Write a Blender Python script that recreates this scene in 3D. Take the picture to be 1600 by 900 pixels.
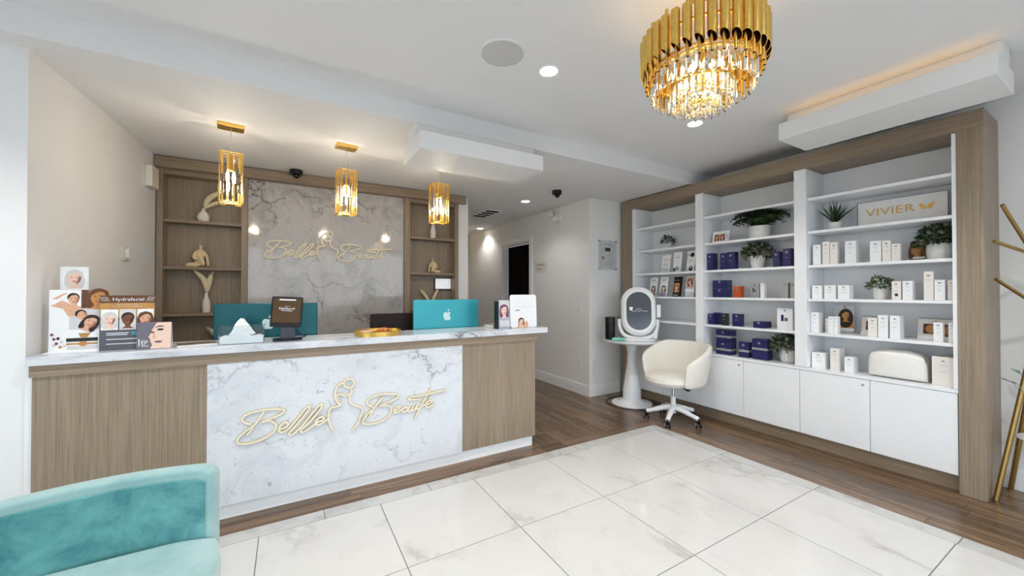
import bpy, math, random
from mathutils import Vector, Matrix, Euler
random.seed(7)
for o in list(bpy.data.objects): bpy.data.objects.remove(o)
SC = bpy.context.scene
COL = SC.collection
# ------------------------------------------------------------------ camera
H = 1.45
cam_d = bpy.data.cameras.new('camera'); cam = bpy.data.objects.new('camera', cam_d); COL.objects.link(cam)
cam_d.sensor_width = 36.0; cam_d.lens = 36.0 * 600 / 1600; cam_d.clip_start = 0.02
cam.location = (0, 0, H)
cam.rotation_euler = (math.radians(90) + math.atan(5.5 / 600), 0, -math.radians(30.26))
SC.camera = cam
# ------------------------------------------------------------------ world, exposure
SC.view_settings.view_transform = 'Standard'; SC.view_settings.look = 'None'
SC.view_settings.gamma = 1.0; SC.view_settings.exposure = 0.42; SC.view_settings.use_curve_mapping = False
W = bpy.data.worlds.new('overcast_sky'); SC.world = W; W.use_nodes = True
bg = W.node_tree.nodes['Background']; bg.inputs[0].default_value = (0.84, 0.92, 1.0, 1); bg.inputs[1].default_value = 2.75
# daylight portal in the storefront window opening (guides sampling only)
pl = bpy.data.lights.new('window_portal', 'AREA'); pl.shape = 'RECTANGLE'; pl.size = 5.9; pl.size_y = 2.45
pl.cycles.is_portal = True
po = bpy.data.objects.new('window_portal', pl); COL.objects.link(po)
po.location = (1.45, -2.32, 1.43); po.rotation_euler = (math.radians(90), 0, 0)
pl2 = pl.copy(); pl2.size = 4.3; po2 = bpy.data.objects.new('window_portal', pl2); COL.objects.link(po2)
po2.location = (-4.67, 0.15, 1.43); po2.rotation_euler = (math.radians(90), 0, math.radians(-90))
DOWN_W = 40.0      # each recessed ceiling spot
PEND_W = 8.0       # each pendant bulb
CHAND_W = 3.0     # chandelier bulbs together
COVE_W = 0.17
# ------------------------------------------------------------------ materials
def srgb(c):
    r = []
    for v in c:
        v = v / 255.0
        r.append(v / 12.92 if v <= 0.04045 else ((v + 0.055) / 1.055) ** 2.4)
    return tuple(r) + (1.0,)
MATS = {}
class NT:
    def __init__(s, name):
        s.m = bpy.data.materials.new(name); s.m.use_nodes = True
        s.t = s.m.node_tree; s.b = s.t.nodes['Principled BSDF']
    def n(s, typ, **kw):
        nd = s.t.nodes.new(typ)
        for k, v in kw.items():
            if k.startswith('i_'):
                key = k[2:]
                nd.inputs[int(key) if key.isdigit() else key].default_value = v
            else: setattr(nd, k, v)
        return nd
    def l(s, a, b): s.t.links.new(a, b)
    def ramp(s, fac, stops):
        r = s.n('ShaderNodeValToRGB'); e = r.color_ramp.elements
        while len(e) < len(stops): e.new(0.5)
        for i, (p, c) in enumerate(stops): e[i].position = p; e[i].color = c
        s.l(fac, r.inputs[0]); return r.outputs[0]
    def mix(s, fac, a, b, mode='MIX'):
        m = s.n('ShaderNodeMix', data_type='RGBA', blend_type=mode)
        for sock, v in ((m.inputs[0], fac), (m.inputs[6], a), (m.inputs[7], b)):
            if hasattr(v, 'is_linked') or hasattr(v, 'links'): s.l(v, sock)
            else: sock.default_value = v
        return m.outputs[2]
    def pos(s, rnd=True, scale=(1, 1, 1), off=9.0):
        g = s.n('ShaderNodeNewGeometry')
        out = g.outputs['Position']
        if rnd:
            oi = s.n('ShaderNodeObjectInfo')
            ml = s.n('ShaderNodeMath', operation='MULTIPLY', i_1=off); s.l(oi.outputs['Random'], ml.inputs[0])
            ad = s.n('ShaderNodeVectorMath', operation='ADD'); s.l(out, ad.inputs[0]); s.l(ml.outputs[0], ad.inputs[1])
            out = ad.outputs[0]
        mp = s.n('ShaderNodeMapping'); mp.inputs['Scale'].default_value = scale
        s.l(out, mp.inputs[0]); return mp.outputs[0]
    def bump(s, h, st=0.1, dist=0.01):
        b = s.n('ShaderNodeBump', i_Strength=st, i_Distance=dist); s.l(h, b.inputs['Height'])
        s.l(b.outputs[0], s.b.inputs['Normal'])
def P(name, c, rough=0.5, metal=0.0, var=0.05, scale=25.0, bump=0.0, spec=0.5, trans=0.0, ior=1.45, coat=0.0, sheen=0.0, emit=0.0, ecol=None, alpha=1.0):
    """plain procedural material: base colour with a faint noise, optional fine relief"""
    if name in MATS: return MATS[name]
    a = NT(name); c4 = srgb(c)
    nz = a.n('ShaderNodeTexNoise', i_Scale=scale, i_Detail=3.0); a.l(a.pos(False), nz.inputs['Vector'])
    lo = tuple(max(0, v * (1 - var)) for v in c4[:3]) + (1,); hi = tuple(min(1, v * (1 + var)) for v in c4[:3]) + (1,)
    a.l(a.ramp(nz.outputs[0], [(0.3, lo), (0.7, hi)]), a.b.inputs['Base Color'])
    a.b.inputs['Roughness'].default_value = rough; a.b.inputs['Metallic'].default_value = metal
    a.b.inputs['Specular IOR Level'].default_value = spec; a.b.inputs['Transmission Weight'].default_value = trans
    a.b.inputs['IOR'].default_value = ior; a.b.inputs['Coat Weight'].default_value = coat
    a.b.inputs['Sheen Weight'].default_value = sheen; a.b.inputs['Alpha'].default_value = alpha
    if emit: 
        a.b.inputs['Emission Strength'].default_value = emit; a.b.inputs['Emission Color'].default_value = ecol or c4
    if bump: a.bump(nz.outputs[0], bump, 0.004)
    MATS[name] = a.m; return a.m
def wood(name, c1, c2, axis, rough=0.45, gscale=1.0):
    """fine straight grained laminate; axis = grain direction"""
    a = NT(name); s = [120 * gscale] * 3; s['xyz'.index(axis)] = 2.5
    v = a.pos(True, tuple(s))
    n1 = a.n('ShaderNodeTexNoise', i_Scale=1.0, i_Detail=5.0, i_Roughness=0.65, i_Distortion=0.3); a.l(v, n1.inputs['Vector'])
    s2 = [9.0] * 3; s2['xyz'.index(axis)] = 0.5
    n2 = a.n('ShaderNodeTexNoise', i_Scale=1.0, i_Detail=2.0); a.l(a.pos(True, tuple(s2)), n2.inputs['Vector'])
    col = a.ramp(n1.outputs[0], [(0.28, srgb(c1)), (0.72, srgb(c2))])
    big = a.ramp(n2.outputs[0], [(0.3, (0.91, 0.90, 0.89, 1)), (0.7, (1.04, 1.04, 1.05, 1))])
    a.l(a.mix(1.0, col, big, 'MULTIPLY'), a.b.inputs['Base Color'])
    a.b.inputs['Roughness'].default_value = rough
    a.bump(n1.outputs[0], 0.06, 0.002); MATS[name] = a.m; return a.m
def plank_mat(name, axis):
    a = NT(name); s = [26.0] * 3; s['xyz'.index(axis)] = 1.3
    v = a.pos(True, tuple(s), 31.0)
    n1 = a.n('ShaderNodeTexNoise', i_Scale=1.0, i_Detail=6.0, i_Roughness=0.7, i_Distortion=0.8); a.l(v, n1.inputs['Vector'])
    col = a.ramp(n1.outputs[0], [(0.28, srgb((70, 53, 40))), (0.5, srgb((114, 90, 69))), (0.75, srgb((156, 130, 104)))])
    oi = a.n('ShaderNodeObjectInfo')
    tone = a.ramp(oi.outputs['Random'], [(0.0, (0.66, 0.65, 0.64, 1)), (1.0, (1.24, 1.2, 1.15, 1))])
    a.l(a.mix(1.0, col, tone, 'MULTIPLY'), a.b.inputs['Base Color'])
    a.b.inputs['Roughness'].default_value = 0.23
    a.bump(n1.outputs[0], 0.12, 0.003); MATS[name] = a.m; return a.m
def marble(name, base, vein, soft, vscale=1.3, rough=0.12, width=0.022, speck=0.35, stretch=(1, 1, 1), rnd=True, cloud=0.5):
    a = NT(name); v = a.pos(rnd, stretch, 17.0)
    d = a.n('ShaderNodeTexNoise', i_Scale=1.6, i_Detail=6.0, i_Roughness=0.62); a.l(v, d.inputs['Vector'])
    sb = a.n('ShaderNodeVectorMath', operation='MULTIPLY_ADD'); a.l(d.outputs['Color'], sb.inputs[0])
    sb.inputs[1].default_value = (0.9, 0.9, 0.9); a.l(v, sb.inputs[2])
    vo = a.n('ShaderNodeTexVoronoi', feature='DISTANCE_TO_EDGE', i_Scale=vscale); a.l(sb.outputs[0], vo.inputs['Vector'])
    line = a.ramp(vo.outputs['Distance'], [(0.0, (1, 1, 1, 1)), (width * 0.35, (0.75, 0.75, 0.75, 1)), (width, (0.18, 0.18, 0.18, 1)), (width * 4.5, (0, 0, 0, 1))])
    mk = a.n('ShaderNodeTexNoise', i_Scale=2.3, i_Detail=3.0); a.l(v, mk.inputs['Vector'])
    mask = a.ramp(mk.outputs[0], [(0.47, (0, 0, 0, 1)), (0.66, (1, 1, 1, 1))])
    fac = a.mix(1.0, line, mask, 'MULTIPLY')
    cl = a.n('ShaderNodeTexNoise', i_Scale=3.0, i_Detail=7.0, i_Roughness=0.68, i_Distortion=1.2); a.l(v, cl.inputs['Vector'])
    cloudc = a.ramp(cl.outputs[0], [(0.36, srgb(soft)), (0.36 + 0.3 * cloud, srgb(base))])
    sp = a.n('ShaderNodeTexNoise', i_Scale=22.0, i_Detail=4.0, i_Roughness=0.6, i_Distortion=2.0); a.l(v, sp.inputs['Vector'])
    spk = a.ramp(sp.outputs[0], [(0.62, (0, 0, 0, 1)), (0.72, (speck,) * 3 + (1,))])
    c = a.mix(fac, cloudc, srgb(vein)); c = a.mix(spk, c, srgb(vein))
    a.l(c, a.b.inputs['Base Color']); a.b.inputs['Roughness'].default_value = rough
    MATS[name] = a.m; return a.m
def velvet(name, c1, c2):
    a = NT(name); v = a.pos(False, (1, 1, 1))
    n1 = a.n('ShaderNodeTexNoise', i_Scale=4.5, i_Detail=7.0, i_Roughness=0.68, i_Distortion=0.35); a.l(v, n1.inputs['Vector'])
    a.l(a.ramp(n1.outputs[0], [(0.32, srgb(c1)), (0.62, srgb(c2))]), a.b.inputs['Base Color'])
    a.b.inputs['Roughness'].default_value = 0.85; a.b.inputs['Sheen Weight'].default_value = 0.5
    f = a.n('ShaderNodeTexNoise', i_Scale=400.0); a.l(v, f.inputs['Vector']); a.bump(f.outputs[0], 0.15, 0.001)
    MATS[name] = a.m; return a.m
def glass(name, tint, fac=0.12, rough=0.02):
    """clear sheet: mostly see-through with a fresnel gloss"""
    a = NT(name); t = a.t
    tr = a.n('ShaderNodeBsdfTransparent'); tr.inputs[0].default_value = srgb(tint)
    gl = a.n('ShaderNodeBsdfGlossy'); gl.inputs['Roughness'].default_value = rough
    fr = a.n('ShaderNodeFresnel', i_IOR=1.45)
    nz = a.n('ShaderNodeTexNoise', i_Scale=6.0); a.l(a.pos(False), nz.inputs['Vector'])
    ad = a.n('ShaderNodeMath', operation='MULTIPLY_ADD', i_1=fac * 0.4, i_2=0.0); a.l(nz.outputs[0], ad.inputs[0])
    ge = a.n('ShaderNodeNewGeometry'); iv = a.n('ShaderNodeMath', operation='SUBTRACT', i_0=1.0); a.l(ge.outputs['Backfacing'], iv.inputs[1])
    ad1 = a.n('ShaderNodeMath', operation='ADD'); a.l(ad.outputs[0], ad1.inputs[0]); a.l(fr.outputs[0], ad1.inputs[1])
    ad2 = a.n('ShaderNodeMath', operation='MULTIPLY'); a.l(ad1.outputs[0], ad2.inputs[0]); a.l(iv.outputs[0], ad2.inputs[1])
    mx = a.n('ShaderNodeMixShader'); a.l(ad2.outputs[0], mx.inputs[0]); a.l(tr.outputs[0], mx.inputs[1]); a.l(gl.outputs[0], mx.inputs[2])
    a.l(mx.outputs[0], t.nodes['Material Output'].inputs[0]); MATS[name] = a.m; return a.m
PAINT = P('wall_paint', (240, 239, 238), 0.6, var=0.01, scale=3.0)
CEIL = P('ceiling_paint', (236, 236, 237), 0.75, var=0.01, scale=2.0)
TRIM = P('white_trim', (244, 244, 244), 0.35, var=0.012)
LAC = P('white_lacquer', (245, 246, 248), 0.25, var=0.01, scale=4.0)
GROUT = P('grout', (128, 127, 125), 0.8)
WV = wood('laminate_vertical', (128, 111, 92), (170, 152, 131), 'z')
WX = wood('laminate_horizontal_x', (126, 108, 88), (168, 149, 127), 'x')
WY = wood('laminate_horizontal_y', (126, 108, 88), (168, 149, 127), 'y')
PLY = plank_mat('floor_plank_y', 'y'); PLX = plank_mat('floor_plank_x', 'x')
MPAN = marble('marble_counter', (221, 224, 229), (128, 130, 138), (208, 211, 218), 1.7, 0.14, 0.011, 0.6)
MBACK = marble('marble_feature_wall', (196, 194, 194), (98, 94, 93), (172, 169, 169), 1.7, 0.08, 0.015, 0.7)
MSLAB = marble('marble_slab', (224, 226, 230), (112, 114, 122), (188, 191, 200), 2.2, 0.16, 0.03, 0.4, (0.6, 1.5, 1.5))
TILE = marble('tile_marble', (217, 215, 212), (186, 182, 177), (213, 210, 206), 0.75, 0.10, 0.028, 0.0, (1.0, 0.75, 1.0), cloud=0.3)
TBORD = marble('tile_border', (205, 203, 200), (165, 162, 158), (188, 186, 183), 1.6, 0.14, 0.05, 0.1)
GOLD = P('brushed_gold', (234, 194, 104), 0.30, 1.0, 0.08, 60)
GOLDP = P('pale_gold', (196, 178, 138), 0.4, 0.15, 0.04, 40)
CREAMG = P('cream_edge', (238, 228, 206), 0.4, 0.0, 0.03)
CHROME = P('chrome', (200, 202, 205), 0.12, 1.0, 0.02)
BLK = P('black_plastic', (18, 18, 20), 0.35, var=0.1)
DARK = P('dark_grey', (62, 64, 68), 0.4, var=0.06)
WHT = P('white_plastic', (240, 240, 241), 0.3, var=0.01)
CARTON = P('white_carton', (243, 243, 244), 0.5, var=0.012)
CREAMC = P('cream_carton', (238, 232, 226), 0.5, var=0.015)
BLUE = P('navy_carton', (38, 38, 92), 0.35, var=0.08)
ORANGE = P('orange_carton', (190, 82, 18), 0.4, var=0.1)
SILVER = P('silver_carton', (176, 176, 174), 0.3, 0.4, 0.06)
INK = P('grey_ink', (112, 112, 120), 0.6)
INKD = P('dark_ink', (40, 38, 42), 0.6)
WINK = P('white_ink', (244, 244, 246), 0.5)
SKIN = P('printed_skin', (226, 176, 146), 0.55, var=0.06, scale=60)
SKIN2 = P('printed_pale_skin', (238, 205, 186), 0.55, var=0.05, scale=60)
SKIN3 = P('printed_brown_skin', (122, 78, 56), 0.55, var=0.1, scale=60)
SKIN4 = P('printed_golden_skin', (196, 138, 78), 0.55, var=0.1, scale=60)
HAIR = P('printed_dark_hair', (48, 34, 30), 0.6, var=0.2, scale=80)
HAIR2 = P('printed_brown_hair', (104, 66, 42), 0.6, var=0.2, scale=80)
TEALINK = P('teal_ink', (70, 150, 160), 0.6)
LIP = P('printed_lips', (176, 96, 88), .6); SHADE = glass('printed_shadow', (240, 229, 224), 0.0, 0.6)
ACRYL = glass('clear_acrylic', (246, 249, 250), 0.10)
LEAF = P('leaf_green', (62, 92, 48), 0.5, var=0.35, scale=45)
LEAFD = P('leaf_dark', (44, 58, 38), 0.5, var=0.4, scale=45)
LEAFP = P('leaf_sage', (116, 122, 96), 0.6, var=0.35, scale=45)
POT = P('white_ceramic', (240, 238, 234), 0.4, var=0.015)
SOIL = P('soil', (60, 46, 36), 0.9)
CERAM = P('matt_bisque', (240, 232, 226), 0.7, var=0.02)
SAND = P('sandstone', (228, 204, 162), 0.7, var=0.06, scale=60, bump=0.1)
PLUME = P('pampas', (236, 220, 184), 0.9, var=0.12, scale=70)
TEAL = P('teal_aluminium', (58, 160, 172), 0.28, 0.35, 0.02, 5)
APPLE = P('pale_logo', (206, 232, 232), 0.3, var=0.01)
VEL = velvet('teal_velvet', (30, 112, 120), (108, 172, 170)); VELP = velvet('teal_velvet_sheen', (132, 172, 172), (160, 192, 191))  # paler copy for border and seat: velvet's angled sheen put into the colour
BOUCLE = P('cream_boucle', (240, 234, 224), 0.9, var=0.05, scale=180, bump=0.5, sheen=0.3)
SCREEN = P('grey_screen', (84, 90, 98), 0.12, var=0.03, scale=3)
BULB = P('warm_bulb', (255, 232, 190), 0.4, emit=6.0, ecol=(1.0, 0.80, 0.50, 1))
LEDW = P('led_disc', (255, 250, 240), 0.4, emit=10.0, ecol=(1.0, 0.94, 0.84, 1))
CRYST = P('gold_tinted_crystal', (255, 243, 214), 0.03, 0.0, 0.02, spec=0.6, trans=1.0, ior=1.35)
CRYSC = P('clear_crystal', (255, 250, 240), 0.03, 0.0, 0.01, spec=0.6, trans=1.0, ior=1.35)
# ------------------------------------------------------------------ mesh helpers
WL = {}
class MB:
    def __init__(s): s.v = []; s.f = []; s.mi = []; s.cur = 0; s.M = None
    def add(s, vs, fs):
        o = len(s.v)
        if s.M is not None: vs = [s.M @ Vector(p) for p in vs]
        s.v += [Vector(p) for p in vs]; s.f += [tuple(i + o for i in f) for f in fs]; s.mi += [s.cur] * len(fs)
        return s
    def mat(s, i): s.cur = i; return s
    def box(s, x0, x1, y0, y1, z0, z1):
        x0, x1 = min(x0, x1), max(x0, x1); y0, y1 = min(y0, y1), max(y0, y1); z0, z1 = min(z0, z1), max(z0, z1)
        return s.add([(x0, y0, z0), (x1, y0, z0), (x1, y1, z0), (x0, y1, z0), (x0, y0, z1), (x1, y0, z1), (x1, y1, z1), (x0, y1, z1)],
                     [(0, 3, 2, 1), (4, 5, 6, 7), (0, 1, 5, 4), (1, 2, 6, 5), (2, 3, 7, 6), (3, 0, 4, 7)])
    def prism(s, poly, z0, z1):
        n = len(poly); vs = [(x, y, z0) for x, y in poly] + [(x, y, z1) for x, y in poly]
        return s.add(vs, [tuple(range(n - 1, -1, -1)), tuple(range(n, 2 * n))] + [(i, (i + 1) % n, n + (i + 1) % n, n + i) for i in range(n)])
    def slab(s, O, U, V, N, poly, d0, d1):
        """polygon given in the plane frame (O,U,V), from d0 to d1 along N"""
        n = len(poly); O, U, V, N = map(Vector, (O, U, V, N))
        vs = [O + U * a + V * b + N * d0 for a, b in poly] + [O + U * a + V * b + N * d1 for a, b in poly]
        return s.add(vs, [tuple(range(n - 1, -1, -1)), tuple(range(n, 2 * n))] + [(i, (i + 1) % n, n + (i + 1) % n, n + i) for i in range(n)])
    def lathe(s, prof, c=(0, 0, 0), n=24, sx=1.0, sy=1.0, a0=0.0, flute=0.0, caps=3):
        vs = []; k = len(prof)
        for j in range(n):
            a = a0 + 2 * math.pi * j / n; fl = 1.0 - (flute if j % 2 else 0.0)
            for r, z in prof: vs.append((c[0] + r * fl * math.cos(a) * sx, c[1] + r * fl * math.sin(a) * sy, c[2] + z))
        fs = []
        for j in range(n):
            j2 = (j + 1) % n
            for i in range(k - 1): fs.append((j * k + i, j2 * k + i, j2 * k + i + 1, j * k + i + 1))
        if caps & 1 and prof[0][0] > 1e-6: fs.append(tuple(j * k for j in range(n - 1, -1, -1)))
        if caps & 2 and prof[-1][0] > 1e-6: fs.append(tuple(j * k + k - 1 for j in range(n)))
        return s.add(vs, fs)
    def ell(s, c, r, n=16, m=9):
        prof = [(max(1e-5, math.sin(math.pi * i / (m - 1))), -math.cos(math.pi * i / (m - 1))) for i in range(m)]
        vs = []
        for j in range(n):
            a = 2 * math.pi * j / n
            for q, z in prof: vs.append((c[0] + r[0] * q * math.cos(a), c[1] + r[1] * q * math.sin(a), c[2] + r[2] * z))
        fs = [(j * m + i, ((j + 1) % n) * m + i, ((j + 1) % n) * m + i + 1, j * m + i + 1) for j in range(n) for i in range(m - 1)]
        return s.add(vs, fs)
    def tube(s, pts, r, n=8, close=False, sq=None):
        """round tube (or flat strip cross-section sq=(half width vec, half thickness vec)) along pts; r may be a list"""
        pts = [Vector(p) for p in pts]; k = len(pts); vs = []
        if not isinstance(r, (list, tuple)): r = [r] * k
        T0 = None; up = None
        for i in range(k):
            a = pts[i - 1] if (i > 0 or close) else pts[i]; b = pts[(i + 1) % k] if (i < k - 1 or close) else pts[i]
            T = (b - a); T = T.normalized() if T.length > 1e-9 else Vector((0, 0, 1))
            if up is None: up = T.orthogonal().normalized()
            else: up = (up - T * up.dot(T)); up = up.normalized() if up.length > 1e-6 else T.orthogonal().normalized()
            B = T.cross(up)
            for j in range(n):
                t = 2 * math.pi * j / n; vs.append(pts[i] + (up * math.cos(t) + B * math.sin(t)) * r[i])
        fs = []
        for i in range(k if close else k - 1):
            i2 = (i + 1) % k
            for j in range(n): fs.append((i * n + j, i * n + (j + 1) % n, i2 * n + (j + 1) % n, i2 * n + j))
        if not close: fs += [tuple(range(n - 1, -1, -1)), tuple((k - 1) * n + j for j in range(n))]
        return s.add(vs, fs)
    def ribbon(s, pts, w, O, U, V, N, d0, d1, ramp=0.0):
        """flat stroke of width w along 2D pts in the plane frame, extruded d0..d1 along N"""
        O, U, V, N = map(Vector, (O, U, V, N)); k = len(pts); vs = []
        for i, (a, b) in enumerate(pts):
            p = pts[max(0, i - 1)]; q = pts[min(k - 1, i + 1)]; tx, ty = q[0] - p[0], q[1] - p[1]; L = math.hypot(tx, ty) or 1
            nx, ny = -ty / L * w / 2, tx / L * w / 2
            for sx, sy in ((a + nx, b + ny), (a - nx, b - ny)):
                for d in (d0, d1 + ramp * i / k): vs.append(O + U * sx + V * sy + N * d)
        fs = []
        for i in range(k - 1):
            a, b = 4 * i, 4 * i + 4
            fs += [(a + 1, b + 1, b + 3, a + 3), (a, a + 2, b + 2, b), (a, b, b + 1, a + 1), (a + 2, a + 3, b + 3, b + 2)]
        fs += [(0, 1, 3, 2), (4 * k - 4, 4 * k - 2, 4 * k - 1, 4 * k - 3)]
        return s.add(vs, fs)
    def build(s, name, mats, parent=None, smooth=False, bevel=0.0, label=None, kind=None, seg=2, origin=None):
        if not isinstance(mats, (list, tuple)): mats = [mats]
        if parent is not None: org = WL[parent.name]
        elif origin is not None: org = Vector(origin)
        else:
            xs = [p.x for p in s.v]; ys = [p.y for p in s.v]; zs = [p.z for p in s.v]
            org = Vector(((min(xs) + max(xs)) / 2, (min(ys) + max(ys)) / 2, min(zs)))
        if any(i >= 100 for i in s.mi):      # portrait prints: lips and soft shading slots appended
            k = len(mats); mats = list(mats) + [LIP, SHADE]; s.mi = [k + i - 100 if i >= 100 else i for i in s.mi]
        me = bpy.data.meshes.new(name); me.from_pydata([tuple(p - org) for p in s.v], [], s.f)
        for m in mats: me.materials.append(m)
        me.polygons.foreach_set('material_index', s.mi)
        if smooth: me.polygons.foreach_set('use_smooth', [True] * len(me.polygons))
        me.update()
        o = bpy.data.objects.new(name, me); COL.objects.link(o)
        if parent is not None: o.parent = parent
        else: o.location = org
        WL[o.name] = org
        if bevel:
            b = o.modifiers.new('bevel', 'BEVEL'); b.width = bevel; b.segments = seg; b.limit_method = 'ANGLE'; b.angle_limit = 0.6
        if smooth:
            try: me.set_sharp_from_angle(angle=math.radians(40))
            except Exception: pass
        if label: o['label'] = label
        if kind: o['kind'] = kind
        return o
def tag(o, label, cat, group=None):
    o['label'] = label; o['category'] = cat
    if group: o['group'] = group
    return o
def thing(name, loc, label, cat, group=None):
    o = bpy.data.objects.new(name, None); COL.objects.link(o); o.location = loc; o.empty_display_size = 0.05
    WL[o.name] = Vector(loc); return tag(o, label, cat, group)
def struct(o): o['kind'] = 'structure'; return o
def copy_tree(o, loc, label=None):
    c = o.copy(); COL.objects.link(c); c.location = loc; WL[c.name] = Vector(loc)
    if label: c['label'] = label
    for ch in list(o.children):
        k = ch.copy(); COL.objects.link(k); k.parent = c
        for g in list(ch.children):
            q = g.copy(); COL.objects.link(q); q.parent = k
    return c
def add_light(name, typ, loc, power, color, **kw):
    d = bpy.data.lights.new(name, typ); d.energy = power; d.color = color
    for k, v in kw.items(): setattr(d, k, v)
    o = bpy.data.objects.new(name, d); COL.objects.link(o); o.location = loc; return o
def rrect(w, h, r, n=5, cx=0.0, cy=0.0):
    """rounded rectangle outline centred on cx,cy"""
    p = []
    for sx, sy, a0 in ((1, 1, 0), (-1, 1, 90), (-1, -1, 180), (1, -1, 270)):
        for i in range(n + 1):
            a = math.radians(a0 + 90 * i / n); p.append((cx + sx * (w / 2 - r) + r * math.cos(a), cy + sy * (h / 2 - r) + r * math.sin(a)))
    return p
def oval(rx, ry, cx=0.0, cy=0.0, n=20): return [(cx + rx * math.cos(2 * math.pi * i / n), cy + ry * math.sin(2 * math.pi * i / n)) for i in range(n)]
def rect(x0, x1, y0, y1): return [(x0, y0), (x1, y0), (x1, y1), (x0, y1)]
def spline(pts, k=6):
    out = []; n = len(pts)
    for i in range(n - 1):
        p0 = pts[max(0, i - 1)]; p1 = pts[i]; p2 = pts[i + 1]; p3 = pts[min(n - 1, i + 2)]
        for j in range(k):
            t = j / k
            out.append(tuple(0.5 * (2 * b + (c - a) * t + (2 * a - 5 * b + 4 * c - d) * t * t + (3 * b - a - 3 * c + d) * t ** 3) for a, b, c, d in zip(p0, p1, p2, p3)))
    out.append(tuple(pts[-1])); return out
_tc = {}
def text_mesh(body):
    if body not in _tc:
        cu = bpy.data.curves.new('lettering', 'FONT'); cu.body = body; cu.size = 1.0; cu.resolution_u = 2
        ob = bpy.data.objects.new('lettering', cu); COL.objects.link(ob)
        me = bpy.data.meshes.new_from_object(ob)
        vs = [(v.co.x, v.co.y) for v in me.vertices]; fs = [tuple(p.vertices) for p in me.polygons]
        bpy.data.objects.remove(ob); bpy.data.curves.remove(cu); bpy.data.meshes.remove(me)
        x0 = min(v[0] for v in vs); x1 = max(v[0] for v in vs); y0 = min(v[1] for v in vs); y1 = max(v[1] for v in vs)
        _tc[body] = (vs, fs, x0, x1, y0, y1)
    return _tc[body]
class Face:
    """flat frame for prints: O lower-left corner, U right, V up, N outwards"""
    def __init__(s, O, U, V): s.O = Vector(O); s.U = Vector(U).normalized(); s.V = Vector(V).normalized(); s.N = s.U.cross(s.V).normalized()
    def poly(s, mb, pts, d0, d1, m=0): mb.mat(m); mb.slab(s.O, s.U, s.V, s.N, pts, d0, d1)
    def text(s, mb, body, x0, x1, y0, y1, d, m=0):
        vs, fs, a, b, c, e = text_mesh(body); mb.mat(m)
        sx = (x1 - x0) / max(1e-6, b - a); sy = (y1 - y0) / max(1e-6, e - c)
        mb.add([s.O + s.U * (x0 + (p[0] - a) * sx) + s.V * (y0 + (p[1] - c) * sy) + s.N * d for p in vs], fs)
    def stroke(s, mb, pts, w, d0, d1, m=0): mb.mat(m); mb.ribbon(pts, w, s.O, s.U, s.V, s.N, d0, d1)
    def face(s, mb, cx, cy, r, d, skin, hair, ink, tilt=0.0, longhair=True):
        """simple printed portrait: hair, neck, face, brows, eyes, nose, mouth (material slots given)"""
        def R(pts): return [(cx + math.cos(tilt) * x - math.sin(tilt) * y, cy + math.sin(tilt) * x + math.cos(tilt) * y) for x, y in pts]
        egg = [(0.70 * math.cos(a) * (1.0 if math.sin(a) > -.1 else 1.0 - .28 * (-math.sin(a)) ** 2) * r, (0.95 * math.sin(a) - .02) * r) for a in [2 * math.pi * k / 28 for k in range(28)]]
        if longhair: s.poly(mb, R(spline([(0, 1.28 * r), (-.72 * r, .98 * r), (-.98 * r, .2 * r), (-1.02 * r, -.7 * r), (-.8 * r, -1.35 * r), (0, -1.2 * r), (.8 * r, -1.35 * r), (1.02 * r, -.7 * r), (.98 * r, .2 * r), (.72 * r, .98 * r), (0, 1.28 * r)], 4)), d, d + 0.0003, hair)
        else: s.poly(mb, R(oval(r * 0.80, r * 0.82, 0, 0.36 * r)), d, d + 0.0003, hair)
        s.poly(mb, R([(-.3 * r, -.5 * r), (-.34 * r, -1.15 * r), (-.8 * r, -1.45 * r), (.8 * r, -1.45 * r), (.34 * r, -1.15 * r), (.3 * r, -.5 * r)]), d + 0.0003, d + 0.0006, skin)
        s.poly(mb, R(egg), d + 0.0006, d + 0.0010, skin)
        s.poly(mb, R(spline([(-.66 * r, .62 * r), (-.30 * r, 1.02 * r), (.30 * r, 1.02 * r), (.68 * r, .58 * r), (.40 * r, .78 * r), (-.15 * r, .74 * r), (-.66 * r, .30 * r), (-.66 * r, .62 * r)], 4)), d + 0.0010, d + 0.0013, hair)
        s.poly(mb, R(spline([(.52 * r, .4 * r), (.69 * r, .1 * r), (.55 * r, -.45 * r), (.12 * r, -.93 * r), (.30 * r, -.45 * r), (.36 * r, -.1 * r), (.52 * r, .4 * r)], 4)), d + 0.0010, d + 0.0011, 101)
        for sx in (-1, 1):
            s.poly(mb, R(oval(r * 0.115, r * 0.045, sx * 0.29 * r, 0.14 * r, 10)), d + 0.0012, d + 0.0014, ink)
            s.poly(mb, R([(sx * x * r, y * r) for x, y in ((.14, .27), (.30, .335), (.46, .28), (.30, .305))][::sx]), d + 0.0012, d + 0.0014, hair)
        s.poly(mb, R([(-.08 * r, -.20 * r), (.10 * r, -.20 * r), (.06 * r, -.13 * r), (.07 * r, .02 * r), (.03 * r, -.12 * r)]), d + 0.0012, d + 0.0014, 101)
        s.poly(mb, R(spline([(-.27 * r, -.42 * r), (-.08 * r, -.40 * r), (0, -.42 * r), (.08 * r, -.40 * r), (.27 * r, -.42 * r), (0, -.57 * r), (-.27 * r, -.42 * r)], 3)), d + 0.0012, d + 0.0014, 100)
        s.poly(mb, R([(-.19 * r, -.435 * r), (.19 * r, -.435 * r), (0, -.49 * r)][::-1]), d + 0.0014, d + 0.0015, 102 if False else 100)
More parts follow.
